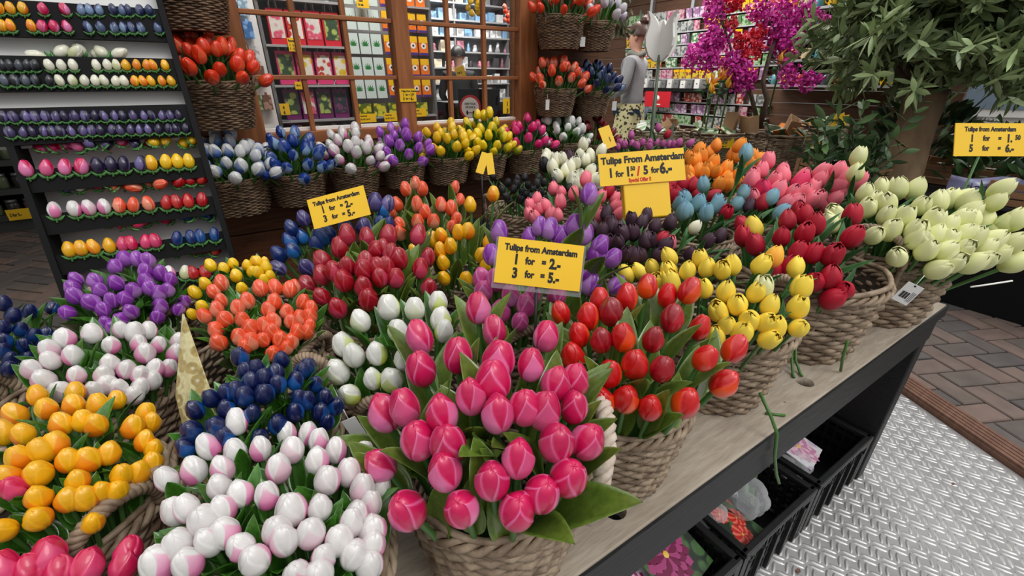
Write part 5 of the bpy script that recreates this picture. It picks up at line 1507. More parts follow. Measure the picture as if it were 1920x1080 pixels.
hanging_bunch('yellow tulip bunch hanging from the shop ceiling', (1.84, 3.31, 1.66), 'yellowwood', 16, .07)
hanging_bunch('pale pink tulip bunch hanging from the shop ceiling', (2.56, 3.94, 1.70), 'orangewhite', 14, .08)

# dark shelves with jars far left
js = thing('jar_shelf', 'dark shelf unit with jars left of the magnet rack', 'shelf unit', (0, 0, 0))
m = MB()
for z in (0.581, 0.353, 0.14): m.b2((-3.1, 5.3, z - .045), (-0.9, 5.7, z))
m.b2((-3.1, 5.32, 0.0), (-0.9, 5.7, 0.09)); m.build('shelf', mat('dark_grey_shelf', (62, 66, 64), .5), js)
m = MB(); m.b2((-3.1, 5.7, 0), (-0.9, 5.73, 1.8)); m.build('back_panel', M_blackboard, js)
mj = [mat('jar_' + n_, c_, .15) for n_, c_ in (('green', (92, 104, 80)), ('dark', (60, 56, 56)), ('rose', (110, 76, 80)))]
jn = ['greenish', 'dark', 'reddish']
for li, (z, ln) in enumerate(((0.581, 'upper'), (0.353, 'middle'), (0.14, 'lower'))):
    for i in range(9):
        o = thing('glass_jar', f'{ORD[i]} {jn[(i + li) % 3]} jar from left on the {ln} dark shelf', 'jar', (-2.1 + i * .11, 5.38, z), group='jars on the dark shelves')
        m = MB(); m.lathe([(.038, 0), (.044, .008), (.044, .08), (.034, .097)], 14); m.build('jar_body', mj[(i + li) % 3], o)
        m = MB(); m.lathe([(.038, .097), (.038, .118)], 14); m.build('lid', M_silver, o)
card('price_sign', 'yellow price card hanging from the lower dark jar shelf', (-1.5, 5.27, 0.15), (1, 0, 0), (0, 0, 1), .16, .09, [('2 for 5.-', .1, .65, .4, 0, .6)])

# ---------------------------------------------------------------- seed packets on the right-hand wall
sp = thing('packet_rack', 'rows of narrow shelves with seed packets on the brown right wall', 'display rack', (0, 0, 0))
RZ = [1.82, 1.69, 1.56, 1.435, 1.31, 1.185, 0.93, 0.80, 0.67]
m = MB()
for z in RZ:
    m.b2((4.97, 2.68, z - .012), (5.035, 4.8, z))
m.build('shelf', M_shelf, sp)
m = MB(); m.b2((4.86, 3.1, 1.04), (5.035, 4.8, 1.08)); m.build('ledge', M_blackboard, sp)
m = MB()
for y in (3.84, 4.45, 3.0): m.b2((4.99, y - .02, .4), (5.035, y + .02, 2.1))
m.build('upright', M_silver, sp)
pc = [('green', (88, 132, 92), (210, 220, 200)), ('yellow-topped', (214, 190, 60), (160, 80, 70)), ('pale pink', (208, 170, 180), (180, 90, 120)), ('light green', (170, 196, 160), (90, 140, 80)), ('mauve', (160, 120, 160), (220, 200, 220)), ('red', (180, 70, 60), (230, 200, 190)), ('grey', (186, 188, 186), (110, 116, 116))]
pm = {n_: print_mat('seed_' + n_.replace(' ', '_').replace('-', '_'), a, b, 26, 1, .42) for n_, a, b in pc}
rnd = random.Random(9)
for li, z in enumerate(RZ):
    cnt = {}
    y = 4.75
    while y > 2.74:
        n_ = rnd.choice([p[0] for p in pc])
        if li >= 6: n_ = rnd.choice(['grey', 'red', 'pale pink', 'grey', 'mauve', 'light green'])
        run = rnd.randint(1, 3)
        for _ in range(run):
            if y <= 2.74: break
            cnt[n_] = cnt.get(n_, 0) + 1
            if cnt[n_] > 24: break
            m = MB(); m.box((0, 0, .052), (.012, .078, .10)); m.box((-.0065, 0, .088), (.0015, .078, .026), 1)
            o = m.build('seed_packet', [pm[n_], PRINTS['yellowtop'] if n_ in ('yellow-topped', 'red') and li < 6 else pm[n_]], None, (4.985, y, z), )
            o.rotation_euler = (0, R(-10), 0)
            tag(o, f'{ORD[cnt[n_]-1]} {n_} seed packet from left on the right wall, {ORD[li]} shelf down', 'seed packet', 'seed packets on the right wall')
            y -= .086
        y -= rnd.choice([.0, .015, .06])
# blister packs on the ledge
for i in range(16):
    m = MB(); h = rnd.uniform(.08, .12)
    m.box((0, 0, h / 2), (.05, .07, h)); m.lathe([(.02, h * .3), (.03, h * .5), (.01, h * .8)], 8, 1)
    c_ = ['white', 'grey'][i % 2]
    tag(m.build('blister_pack', [M_tagw if i % 2 == 0 else M_silver, M_ink], None, (4.92, 4.72 - i * .098, 1.08)), f'{ORD[i // 2]} {c_} blister pack from left on the black ledge of the right wall', 'packet', 'packs on the black ledge')
m = MB(); m.b2((-.004, -.2, -.09), (.004, .2, .09)); rb = m.build('red_banner', mat('banner_red', (206, 30, 46), .5), None, (4.85, 4.05, .95)); tag(rb, 'red banner with white emblem below the black ledge of the right wall', 'banner')
m = MB(); m.lathe([(.035, 0), (.035, .001)], 16); m.box((0, .05, .0), (.012, .03, .002)); mt_ = m.mesh('emblem', M_white); link('emblem', mt_, rb, (-.0045, 0, .01), (0, R(-90), 0)); m = MB(); m.box((0, 0, 0), (.001, .12, .014)); link('lettering', m.mesh('lettering', M_white), rb, (-.005, 0, -.06))
# mug shelves further right
ms = thing('mug_shelf', 'grey shelves with colourful mugs on the right wall behind the olive tree', 'shelf unit', (0, 0, 0))
m = MB()
for z in (1.755, 1.55, 1.345, 1.13): m.b2((4.74, 1.5, z - .02), (5.035, 2.64, z))
m.build('shelf', M_shelf, ms)
m = MB(); m.b2((5.02, 1.5, 1.11), (5.036, 2.64, 2.1)); m.build('back_panel', M_blackboard, ms)
mugc = [('orange', (226, 112, 40)), ('blue', (70, 130, 180)), ('yellow', (240, 190, 30)), ('cream', (206, 190, 150)), ('slate', (70, 84, 92)), ('red', (190, 60, 60)), ('teal', (80, 140, 150))]
for li, (z, ln) in enumerate(((1.755, 'top'), (1.55, 'second'), (1.345, 'third'), (1.13, 'lowest'))):
    cnt = {}
    for i in range(9):
        n_, c_ = mugc[(i * 3 + li * 2) % 7]
        cnt[n_] = cnt.get(n_, 0) + 1
        o = thing('mug', f'{ORD[cnt[n_]-1]} {n_} mug from left on the {ln} shelf behind the olive tree', 'mug', (4.8, 2.58 - i * .115, z), (0, 0, R(90)), 'mugs on the right wall shelves')
        m = MB(); m.lathe([(.036, 0), (.042, .01), (.043, .088), (.038, .09), (.037, .02), (.0, .015)], 16, capt=False); m.build('cup', mat('glaze_' + n_, c_, .25), o)
        m = MB(); m.tube([(.04, 0, .07), (.07, 0, .065), (.075, 0, .045), (.065, 0, .028), (.04, 0, .022)], .006, 6); m.build('handle', mat('glaze_' + n_, c_, .25), o)

# ---------------------------------------------------------------- big log baskets with bulb packs
def log_basket(label, x, y, z, Rr, H, rot=0):
    o = thing('log_basket', label, 'basket', (x, y, z), (0, 0, rot))
    s = Rr / .1
    link('body', BB['log'], o, scale=(s, s, H / BH['log'])); link('rim', RIM['log'], o, (0, 0, H), scale=(s, s, s))
    for k in (0, 1): link('handle', HND['log'], o, (Rr * math.cos(k * PI), Rr * math.sin(k * PI), H), (0, .1, k * PI), (s, s, s))
    return o
LB = [('large wicker basket with green bulb packs and small price card', 3.69, 2.42, .25, .33), ('large wicker basket with painted black letters', 4.02, 2.02, .265, .33), ('large wicker basket behind the olive tree branches', 4.62, 2.02, .24, .38), ('large dark wicker basket with paper bags near the white wooden tulip', 3.48, 2.86, .25, .32)]
lbs = [log_basket(l, x, y, .405, r, h) for l, x, y, r, h in LB]
m = MB()
text_mb(m, 'PI', -.10, -.11, .26, 0, 1.0, .0, 'LEFT', 0)
pim = MB()
for v in m.v:
    a = v[0] / .255
    r_ = .262 - .02 * (1 - (v[1] + .16) / .33)
    ang = R(-150) + a * 1.0
    pim.v.append((r_ * math.cos(ang) , r_ * math.sin(ang), .165 + v[1]))
pim.f, pim.m, pim.s, pim.a = m.f, m.m, m.s, m.a
pim.build('lettering', M_ink, lbs[1])
kp = [('green', (70, 120, 74), (220, 210, 190)), ('pale', (190, 196, 186), (120, 150, 110)), ('orange-print', (80, 110, 70), (226, 130, 60))]
km = {n_: print_mat('bulb_' + n_.replace('-', '_'), a, b, 18, 1, .45) for n_, a, b in kp}
rnd = random.Random(21)
for bi, (l, x, y, r_, h) in enumerate(LB):
    cnt = {}
    for i in range(11):
        n_ = kp[rnd.randint(0, 2)][0] if bi != 3 else 'pale'
        cnt[n_] = cnt.get(n_, 0) + 1
        a, q = rnd.uniform(0, 6.3), r_ * .72 * math.sqrt(rnd.random())
        m = MB(); m.box((0, 0, 0), (.10, .006, .14)); m.box((0, -.004, .05), (.10, .002, .035))
        o = m.build('bulb_packet', km[n_], None, (x + q * math.cos(a), y + q * math.sin(a), .405 + h + .005 + rnd.uniform(0, .05)))
        o.rotation_euler = (rnd.uniform(.5, 1.4) * rnd.choice((-1, 1)), rnd.uniform(-.3, .3), rnd.uniform(0, 6.3))
        tag(o, f'{n_} bulb packet heaped in the ' + ['large basket with green packs', 'large lettered basket', 'large basket behind the olive branches', 'dark basket near the white wooden tulip'][bi], 'packet', f'{n_} bulb packets in the {["green pack", "lettered", "rear", "dark"][bi]} basket')
def paper_bag(label, p, rot, s):
    o = thing('paper_bag', label, 'paper bag', p, rot)
    m = MB()
    w_, d_, h = s
    m.add([(-w_, -d_, 0), (w_, -d_, 0), (w_, d_, 0), (-w_, d_, 0), (-w_ * 1.15, -d_ * .8, h), (w_ * 1.1, -d_ * 1.2, h * .9), (w_ * 1.2, d_, h * 1.06), (-w_, d_ * 1.2, h * .95), (-w_, -d_ * .7, h * .99), (w_, -d_, h * .89), (w_, d_ * .9, h * 1.05), (-w_ * .9, d_, h * .94), (0, 0, h * .3)],
          [(0, 3, 2, 1), (0, 1, 5, 4), (1, 2, 6, 5), (2, 3, 7, 6), (3, 0, 4, 7), (4, 5, 9, 8), (5, 6, 10, 9), (6, 7, 11, 10), (7, 4, 8, 11), (8, 9, 12), (9, 10, 12), (10, 11, 12), (11, 8, 12)])
    m.build('bag', M_paper, o)
paper_bag('brown paper bag standing in the basket with green bulb packs', (3.80, 2.36, .74), (.1, .2, .4), (.06, .045, .18))
paper_bag('brown paper bag between the green-pack basket and the lettered basket', (3.86, 2.19, .74), (-.15, .1, 1.2), (.06, .04, .16))
paper_bag('brown paper bag at the right of the lettered basket', (4.1, 2.0, .74), (.2, -.3, .7), (.06, .04, .15))
paper_bag('brown paper bag lying in the dark basket', (3.48, 2.82, .73), (.9, .1, .3), (.08, .04, .15))
card('price_sign', 'small yellow price card on the large basket with green packs', (3.56, 2.20, .70), (.84, -.55, .0), (.1, .15, .98), .12, .085, [('Ornithog', .1, .32, .24, 0, .7), ('1  bag  3.50', .1, .62, .22, 0, .6), ('3  bags 10.-', .1, .9, .22, 0, .6)])
card('price_sign', 'small yellow price card on the large lettered basket', (4.0, 1.745, .71), (.84, -.55, .0), (.1, .15, .98), .13, .085, [('Orchideen', .1, .32, .24, 0, .7), ('1  bag  3.50', .1, .62, .22, 0, .6), ('3  bags 10.-', .1, .9, .22, 0, .6)])
m = MB(); m.add([(0.11 * (1 if k % 2 else .72) * math.cos(a), -.002, .07 * (1 if k % 2 else .72) * math.sin(a)) for k, a in enumerate([2 * PI * i / 24 for i in range(24)])] + [(0.11 * (1 if k % 2 else .72) * math.cos(a), .002, .07 * (1 if k % 2 else .72) * math.sin(a)) for k, a in enumerate([2 * PI * i / 24 for i in range(24)])], [tuple(range(24)), tuple(range(47, 23, -1))] + [(i, (i + 1) % 24, 24 + (i + 1) % 24, 24 + i) for i in range(24)])
sb = m.build('starburst_card', M_yellow, None, (4.43, 1.78, .86)); sb.rotation_euler = (0, 0, R(-35)); tag(sb, 'yellow starburst price card on the basket behind the olive branches', 'price sign')
m = MB(); text_mb(m, '1 hour', -.06, -.02, .05, 0, .8, .02, 'LEFT', .003); lt = m.build('lettering', M_ink, sb); lt.rotation_euler = (R(90), 0, 0)

# ---------------------------------------------------------------- bougainvillea, bird-of-paradise flowers
bv = thing('silk_bougainvillea', 'tall bougainvillea with magenta and red blossom sprays behind the large baskets', 'plant', (0, 0, 0))
MAG = [(3.71, 2.62, 1.67), (3.65, 2.57, 1.5), (3.59, 2.56, 1.43), (3.47, 2.58, 1.33), (3.58, 2.5, 1.3), (3.72, 2.4, 1.29), (3.8, 2.3, 1.21), (4.02, 2.44, 1.7), (4.06, 2.37, 1.64), (4.13, 2.29, 1.58), (4.14, 2.24, 1.49), (4.24, 2.24, 1.61), (4.28, 2.17, 1.53), (4.37, 2.15, 1.6), (4.13, 2.19, 1.38), (4.09, 2.23, 1.43), (4.23, 2.0, 1.17), (4.1, 2.11, 1.21), (4.22, 2.33, 1.73), (3.74, 2.66, 1.76), (4.43, 2.08, 1.55), (3.54, 2.57, 1.39), (3.69, 2.52, 1.46), (3.74, 2.37, 1.26), (3.75, 2.3, 1.15), (4.07, 2.29, 1.5), (4.33, 2.22, 1.67)]
REDS = [(3.79, 2.61, 1.73), (3.87, 2.55, 1.73), (3.79, 2.52, 1.59), (3.84, 2.43, 1.47), (3.84, 2.38, 1.39), (3.98, 2.37, 1.53), (3.82, 2.35, 1.32), (3.93, 2.32, 1.39), (3.92, 2.38, 1.49)]
M_bark = mat('grey_brown_bark', (96, 80, 66), .85, var=.8, scale=14, rgb2=(60, 48, 40), bump=.8, bscale=30)
m = MB()
J = [Vector(p) for p in ((3.93, 2.16, .80), (3.92, 2.14, 1.02), (3.90, 2.2, 1.15), (3.98, 2.24, 1.33), (4.06, 2.26, 1.5))]
m.tube(J, [.024, .022, .02, .016, .01], 8)
m.tube([(3.93, 2.16, .80), (3.86, 2.25, 1.05), (3.78, 2.4, 1.3), (3.72, 2.55, 1.6), (3.75, 2.64, 1.85)], [.02, .016, .012, .009, .006], 8)
m.build('trunk', M_bark, bv)
m = MB()
mids = [J[2], J[3], J[4], Vector((3.86, 2.25, 1.05)), Vector((3.78, 2.4, 1.3)), Vector((3.72, 2.55, 1.6))]
for p in MAG + REDS:
    p = Vector(p); q = min(mids, key=lambda k: (k - p).length)
    mid = (p + q) / 2 + Vector((random.uniform(-.03, .03), random.uniform(-.03, .03), .03))
    m.tube([q, mid, p], [.006, .004, .003], 5)
m.build('branch', M_bark, bv)
def spray(p, mt_, n, r):
    mb = MB()
    for i in range(n):
        d_ = Vector((random.gauss(0, 1), random.gauss(0, 1), random.gauss(0, 1))).normalized() * r * random.random() ** .5
        c = d_
        for k in range(3):
            a = random.uniform(0, 6.3)
            ax = Vector((random.gauss(0, 1), random.gauss(0, 1), random.gauss(0, 1))).normalized()
            t = ax.orthogonal().normalized(); w_ = ax.cross(t)
            s = random.uniform(.022, .034)
            pts = [c, c + (t * .55 - w_ * .55) * s + ax * s * .2, c + t * 1.25 * s + ax * s * .15, c + (t * .55 + w_ * .55) * s + ax * s * .2, c + t * .6 * s - ax * s * .12]
            mb.add(pts, [(0, 1, 4), (1, 2, 4), (2, 3, 4), (3, 0, 4)], 0, True, [random.random()] * 5)
    o = mb.build('blossom_spray', mt_, bv, p)
M_mag = mat('magenta_bracts', (212, 30, 160), .5, rgb2=(232, 90, 196), attr='pet')
M_redb = mat('red_bracts', (214, 26, 60), .5, rgb2=(240, 70, 90), attr='pet')
for p in MAG: spray(p, M_mag, 62, .098)
for p in REDS: spray(p, M_redb, 36, .07)
bp_ = [((3.54, 2.44, 1.12), -.5), ((3.62, 2.4, 1.16), .2), ((3.66, 2.35, 1.10), .6), ((3.55, 2.41, 1.06), -.9), ((4.06, 2.18, 1.28), .5)]
for i, (p, tl) in enumerate(bp_):
    o = thing('bird_of_paradise_flower', ['orange bird-of-paradise flower leftmost above the green bulb packs', 'orange bird-of-paradise flower standing highest above the green bulb packs', 'orange bird-of-paradise flower right of the highest one', 'lowest orange bird-of-paradise flower above the green bulb packs', 'orange bird-of-paradise flower beside the magenta sprays over the lettered basket'][i], 'flower', p, (0, 0, random.uniform(-.6, .6)))
    m = MB(); m.tube([(0, 0, -.38), (0.01, 0, -.1), (0, 0, 0)], .007, 7); m.build('stem', M_stem, o)
    m = MB(); m.tube([(-.03, 0, -.01), (.03, 0, .005), (.09, 0, .0), (.14, 0, -.02)], [.008, .016, .012, .002], 7); m.build('beak', M_leaf_d, o)
    for k in range(5):
        a = -.3 + k * .38
        L = random.uniform(.09, .13)
        m = MB(); m.tube([(0, 0, 0), (L * .5 * math.sin(a), random.uniform(-.02, .02), L * .5 * math.cos(a)), (L * math.sin(a), random.uniform(-.03, .03), L * math.cos(a))], [.004, .014, .001], 5); m.build('petal', mat('bird_orange', (246, 140, 30), .5) if k % 2 else mat('bird_yellow', (248, 200, 60), .5), o)
    m = MB()
    m.tube([(-.02, 0, -.08), (-.07, .01, -.03), (-.14, .0, -.03)], [.003, .02, .002], 6); m.build('leaf', M_leaf_d, o)

# ---------------------------------------------------------------- white wooden tulip on a green pole
wt = thing('wooden_tulip_ornament', 'white wooden cut-out tulip on a green pole with grey-green leaf', 'ornament', (1.655, 1.37, 0.65))
half = [(0, -.093), (.03, -.088), (.062, -.066), (.082, -.03), (.086, .0), (.078, .03), (.072, .055), (.074, .075), (.088, .102), (.066, .094), (.046, .076), (.03, .058), (.024, .05), (.012, .068), (0, .074)]
out = half + [(-x, z) for x, z in half[-2:0:-1]]
hc = Vector((0.12, 0.135, 0.685))
for a in (-12, 78):
    m = MB(); m.prism(out, .012, 0, Matrix.Rotation(R(a), 3, 'Z')); o = m.build('bloom_board', M_white, wt, hc, bevel=.0015)
m = MB(); m.tube([(0, 0, 0), (.05, .06, .3), (.115, .13, .62)], [.011, .010, .007], 8); m.build('pole', mat('green_grey_paint', (84, 100, 78), .5, var=.4, scale=10), wt)
lf = [(0, 0), (.05, .02), (.075, .1), (.082, .22), (.075, .33), (.055, .27), (.02, .21), (-.015, .13), (-.018, .05)]
m = MB(); m.prism(lf, .012, 0, Matrix.Rotation(R(-25), 3, 'Z')); lb = m.build('leaf_board', mat('green_grey_board', (106, 114, 96), .6, var=.5, scale=8), wt, (.035, .02, .02), bevel=.0015)
m = MB(); m.box((0, -.0072, 0), (.036, .001, .014), 0, Matrix.Rotation(R(-25), 3, 'Y')); st = m.build('orange_sticker', mat('sticker_orange', (240, 130, 20), .4), lb, (.052, -.012, .235)); st.rotation_euler = (0, 0, R(-25)); 

# ---------------------------------------------------------------- olive tree and plants on the black stand
sd = thing('plant_stand', 'black plant stand beyond the table end carrying the olive tree', 'stand', (0, 0, 0))
m = MB(); m.b2((3.345, -1.2, 0), (4.7, 1.35, 0.56)); m.build('stand_body', M_blackboard, sd)
m = MB(); m.b2((3.33, -1.2, 0.56), (4.7, 1.35, 0.575)); m.build('stand_top', M_blackwood, sd)
ot = thing('olive_tree', 'olive tree with thick brown trunk and grey-green crown', 'tree', (3.50, 0.93, 0.575))
m = MB()
tp = [Vector(p) for p in ((-.06, .06, 0), (-.05, .05, .08), (-.02, .05, .2), (.03, .07, .38), (.08, .10, .55))]
tr = [.15, .118, .102, .096, .105]
N = 18
vs, fs = [], []
for i in range(17):
    u = i / 16 * 4; k = min(3, int(u)); f_ = u - k
    c = tp[k].lerp(tp[k + 1], f_); r_ = tr[k] + (tr[k + 1] - tr[k]) * f_
    for j in range(N):
        a = 2 * PI * j / N
        rr = r_ * (1 + .09 * math.sin(3 * a + i * .25) + .06 * math.sin(5 * a - i * .3) + random.uniform(-.02, .02))
        vs.append(c + Vector((rr * math.cos(a), rr * math.sin(a), 0)))
for i in range(16):
    for j in range(N):
        fs.append((i * N + j, i * N + (j + 1) % N, (i + 1) * N + (j + 1) % N, (i + 1) * N + j))
fs.append(tuple(16 * N + j for j in range(N)))
m.add(vs, fs, 0, True)
m.build('trunk', mat('olive_bark', (136, 112, 84), .85, var=.8, scale=9, rgb2=(84, 68, 50), bump=1.0, bscale=14, stretch=(1, 1, .4)), ot)
rnd = random.Random(5)
br = MB(); twigs = []
lfm = MB()
cc = Vector((.16, .12, .84)); RX, RZ_ = .76, .58
for i in range(16):
    a = 2 * PI * i / 16 + rnd.uniform(-.2, .2); e = rnd.uniform(-.25, 1.3)
    dirv = Vector((math.cos(a) * math.cos(e), math.sin(a) * math.cos(e), math.sin(e)))
    st_ = Vector((.12, .10, .52))
    en = cc + Vector((dirv.x * RX * .7, dirv.y * RX * .7, dirv.z * RZ_ * .7))
    br.tube([st_, st_.lerp(en, .5) + Vector((0, 0, .06)), en], [.03, .016, .008], 7)
br.build('branch', M_bark, ot)
def add_leaf(p, d_, L, W_, col_):
    d_ = d_.normalized()
    side = d_.cross(Vector((rnd.gauss(0, 1), rnd.gauss(0, 1), rnd.gauss(0, 1)))).normalized()
    up_ = side.cross(d_)
    n = 4
    vs = []
    prof = [(.0, .12), (.3, .85), (.55, 1), (.8, .62), (1, .03)]
    for u, wv in prof:
        c = p + d_ * L * u + up_ * L * (.10 * u * u)
        vs += [c - side * W_ * wv, c + up_ * W_ * -.25 * wv, c + side * W_ * wv]
    fs = []
    for i in range(n):
        a = i * 3
        fs += [(a, a + 1, a + 4, a + 3), (a + 1, a + 2, a + 5, a + 4)]
    lfm.add(vs, fs, 0, True, [max(.001, col_)] * len(vs))
tw = MB()
for i in range(560):
    dv = Vector((rnd.gauss(0, 1), rnd.gauss(0, 1), rnd.gauss(.15, 1))).normalized()
    if dv.z < -.75: continue
    rr = rnd.uniform(.45, 1.0)
    s = cc + Vector((dv.x * RX * (rr - .35), dv.y * RX * (rr - .35), dv.z * RZ_ * (rr - .35)))
    e = cc + Vector((dv.x * RX * rr, dv.y * RX * rr, dv.z * RZ_ * rr)) + Vector((rnd.gauss(0, .05), rnd.gauss(0, .05), rnd.uniform(.0, .09)))
    midp = s.lerp(e, .5) + Vector((rnd.gauss(0, .03), rnd.gauss(0, .03), rnd.gauss(0, .03)))
    tw.tube([s, midp, e], [.003, .0022, .001], 4)
    tone = rnd.uniform(0, .8)
    for k in range(13):
        u = .1 + .9 * k / 12
        p = (s.lerp(midp, u * 2) if u < .5 else midp.lerp(e, u * 2 - 1))
        td = (e - s).normalized()
        sd_ = td.cross(Vector((rnd.gauss(0, 1), rnd.gauss(0, 1), rnd.gauss(0, 1)))).normalized()
        for q in (-1, 1):
            add_leaf(p, td * rnd.uniform(.3, .9) + sd_ * q, rnd.uniform(.07, .12), rnd.uniform(.011, .016), tone + rnd.uniform(0, .25) + (.3 if k > 10 else 0))
tw.build('twig', M_bark, ot)
M_olive = mat('olive_leaves', (84, 100, 68), .38, rgb2=(158, 178, 122), attr='pet')
lfm.build('foliage', M_olive, ot)
# lower shrub left of the trunk
sh = thing('leafy_shrub', 'low dark leafy shrub left of the olive trunk', 'shrub', (3.02, 1.12, 0.02))
lfm = MB(); tw = MB()
for i in range(20):
    a = rnd.uniform(0, 6.3); e = Vector((rnd.gauss(0, .11), rnd.gauss(0, .11), rnd.uniform(.62, 1.12)))
    s = Vector((rnd.gauss(0, .03), rnd.gauss(0, .03), .25)); md = s.lerp(e, .5) + Vector((0, 0, .08))
    tw.tube([s, md, e], [.005, .003, .0015], 5)
    for k in range(11):
        u = .35 + .65 * k / 10
        p = (s.lerp(md, u * 2) if u < .5 else md.lerp(e, u * 2 - 1))
        sd_ = Vector((rnd.gauss(0, 1), rnd.gauss(0, 1), rnd.gauss(.2, .6))).normalized()
        for q in (-1, 1): add_leaf(p, (e - s).normalized() * .6 + sd_ * q, rnd.uniform(.07, .11), rnd.uniform(.012, .018), rnd.uniform(0, .6))
tw.build('stem', M_bark, sh); lfm.build('foliage', mat('shrub_leaves', (52, 76, 48), .42, rgb2=(110, 146, 84), attr='pet'), sh)
m = MB(); m.lathe([(.11, 0), (.15, .26), (.14, .26), (.13, .22)], 20); m.build('pot', M_plastic, sh)
# plant trays
M_tray = mat('tray_wood', (150, 110, 76), .7, var=.6, scale=8, rgb2=(116, 82, 54), stretch=(1, 8, 8))
def tray(label, p, rot, L, D_):
    o = thing('plant_tray', label, 'tray', p, (0, 0, rot))
    m = MB()
    for z in (.02, .06, .10):
        for s in (-1, 1):
            m.box((0, s * D_ / 2, z), (L, .012, .032)); m.box((s * L / 2, 0, z), (.012, D_, .032))
    m.box((0, 0, .006), (L, D_, .01))
    for s in (-1, 1):
        for q in (-1, 1): m.box((s * L * .49, q * D_ * .48, .06), (.03, .03, .12))
    m.build('slatted_box', M_tray, o)
    return o
tray('slatted wooden plant tray at the right end of the black stand', (3.55, 0.28, .575), R(90), .55, .34)
tray('slatted wooden plant tray left of the olive trunk', (3.32, 1.22, .576), R(70), .42, .3)
tray('slatted wooden plant tray behind the olive trunk', (3.95, 0.75, .576), R(90), .6, .4)
def tuft(name, label, p, n, r, h, L, W_, dark, flowers=None):
    global lfm
    o = thing(name, label, 'plant', p)
    lfm = MB()
    for i in range(n):
        a = rnd.uniform(0, 6.3); q = r * math.sqrt(rnd.random())
        b = Vector((q * math.cos(a), q * math.sin(a), rnd.uniform(0, h)))
        add_leaf(b, Vector((math.cos(a) * .6, math.sin(a) * .6, rnd.uniform(.2, 1))), L * rnd.uniform(.7, 1.2), W_, rnd.uniform(0, .6))
    lfm.build('foliage', mat('plant_leaves_' + dark, {'deep': (34, 58, 36), 'mid': (60, 88, 50)}[dark], .4, rgb2=(96, 130, 76), attr='pet'), o)
    if flowers:
        for i in range(5):
            fm = MB()
            for k in range(10):
                a = 2 * PI * k / 10
                fm.tube([(0, 0, 0), (.02 * math.cos(a), .02 * math.sin(a), .012), (.035 * math.cos(a), .035 * math.sin(a), .004)], [.003, .01, .002], 5)
            fm.build('flower', M_white, o, (rnd.uniform(-r, r) * .7, rnd.uniform(-r, r) * .7, h + rnd.uniform(.02, .08)))
    return o
tuft('potted_plant', 'dark leafy plant in the tray left of the olive trunk', (3.34, 1.2, .59), 170, .15, .22, .10, .013, 'deep')
tuft('potted_plant', 'white flowering plant behind the yellow 1.50 card', (3.75, .66, .60), 200, .17, .30, .11, .02, 'mid', True)
tuft('potted_plant', 'dark leafy plant in the tray at the right end of the stand', (3.58, .34, .60), 170, .15, .16, .09, .016, 'deep')
tuft('potted_plant', 'broad leafy plant at the far right of the stand', (3.95, .1, .60), 240, .25, .42, .13, .026, 'mid')
tuft('potted_plant', 'leafy plant behind the olive trunk', (4.05, 1.1, .60), 240, .25, .4, .12, .02, 'deep')
m = MB()
vs = []
for i in range(9):
    for j in range(4):
        vs.append((-.16 + .04 * i, .02 * math.sin(i * 1.3 + j), .035 * j + .012 * math.sin(i * .9 + j)))
m.add(vs, [(i * 4 + j, (i + 1) * 4 + j, (i + 1) * 4 + j + 1, i * 4 + j + 1) for i in range(8) for j in range(3)], 0, True)
bn = m.build('plastic_wrap', mat('violet_grey_wrap', (140, 140, 176), .3), None, (3.38, .56, .60)); bn.rotation_euler = (R(-14), 0, R(-62)); tag(bn, 'violet-grey lettered plastic wrap on the stand right of the olive trunk', 'wrapper')
sol = bn.modifiers.new('thick', 'SOLIDIFY'); sol.thickness = .003
m = MB(); text_mb(m, 'tion', -.10, .03, .06, 0, 1.0, .01, 'LEFT', 0); lt = m.build('lettering', M_ink, bn, (0, -.024, 0)); lt.rotation_euler = (R(90), 0, 0)
m = MB(); m.tube([(1.50, .20, .703), (1.54, .183, .705), (1.60, .15, .714)], .0022, 6); tag(m.build('twine', M_white), 'short white twine sticking out behind the pale green basket', 'twine')

hp = thing('hanging_plant', 'trailing green-brown plant hanging at the wall corner above the woman', 'plant', (1.75, 1.74, 1.62))
lfm = MB()
for i in range(170):
    zz = -rnd.random() * .24
    add_leaf(Vector((rnd.gauss(0, .03), rnd.gauss(0, .02), zz)), Vector((rnd.gauss(0, .6), rnd.gauss(0, .4), -1)), rnd.uniform(.03, .05), .007, rnd.uniform(0, .7))
lfm.build('foliage', mat('trailing_leaves', (70, 78, 50), .5, rgb2=(130, 132, 92), attr='pet'), hp)
m = MB(); m.tube([(0, 0, 0), (0, 0, .5), (-.03, .05, .88)], .004, 6); m.build('cord', M_silver, hp)
# building across the street, seen through the crown
bd = thing('street_building', 'pale building across the street seen through the olive crown', 'building', (9.5, -1.0, 0), (0, 0, R(20)))
m = MB(); m.box((0, 0, 3), (.4, 9, 6)); m.build('facade', mat('pale_facade', (206, 204, 200), .8), bd)
for i in range(4):
    for j in (0, 1):
        m = MB(); m.box((-.21, -3 + i * 2, 1.4 + j * 2.4), (.05, .9, 1.3)); f_ = m.build('window', M_white, bd)
        m = MB(); m.box((-.24, -3 + i * 2, 1.4 + j * 2.4), (.02, .75, 1.12)); m.build('pane', mat('street_pane', (120, 136, 150), .15), f_)

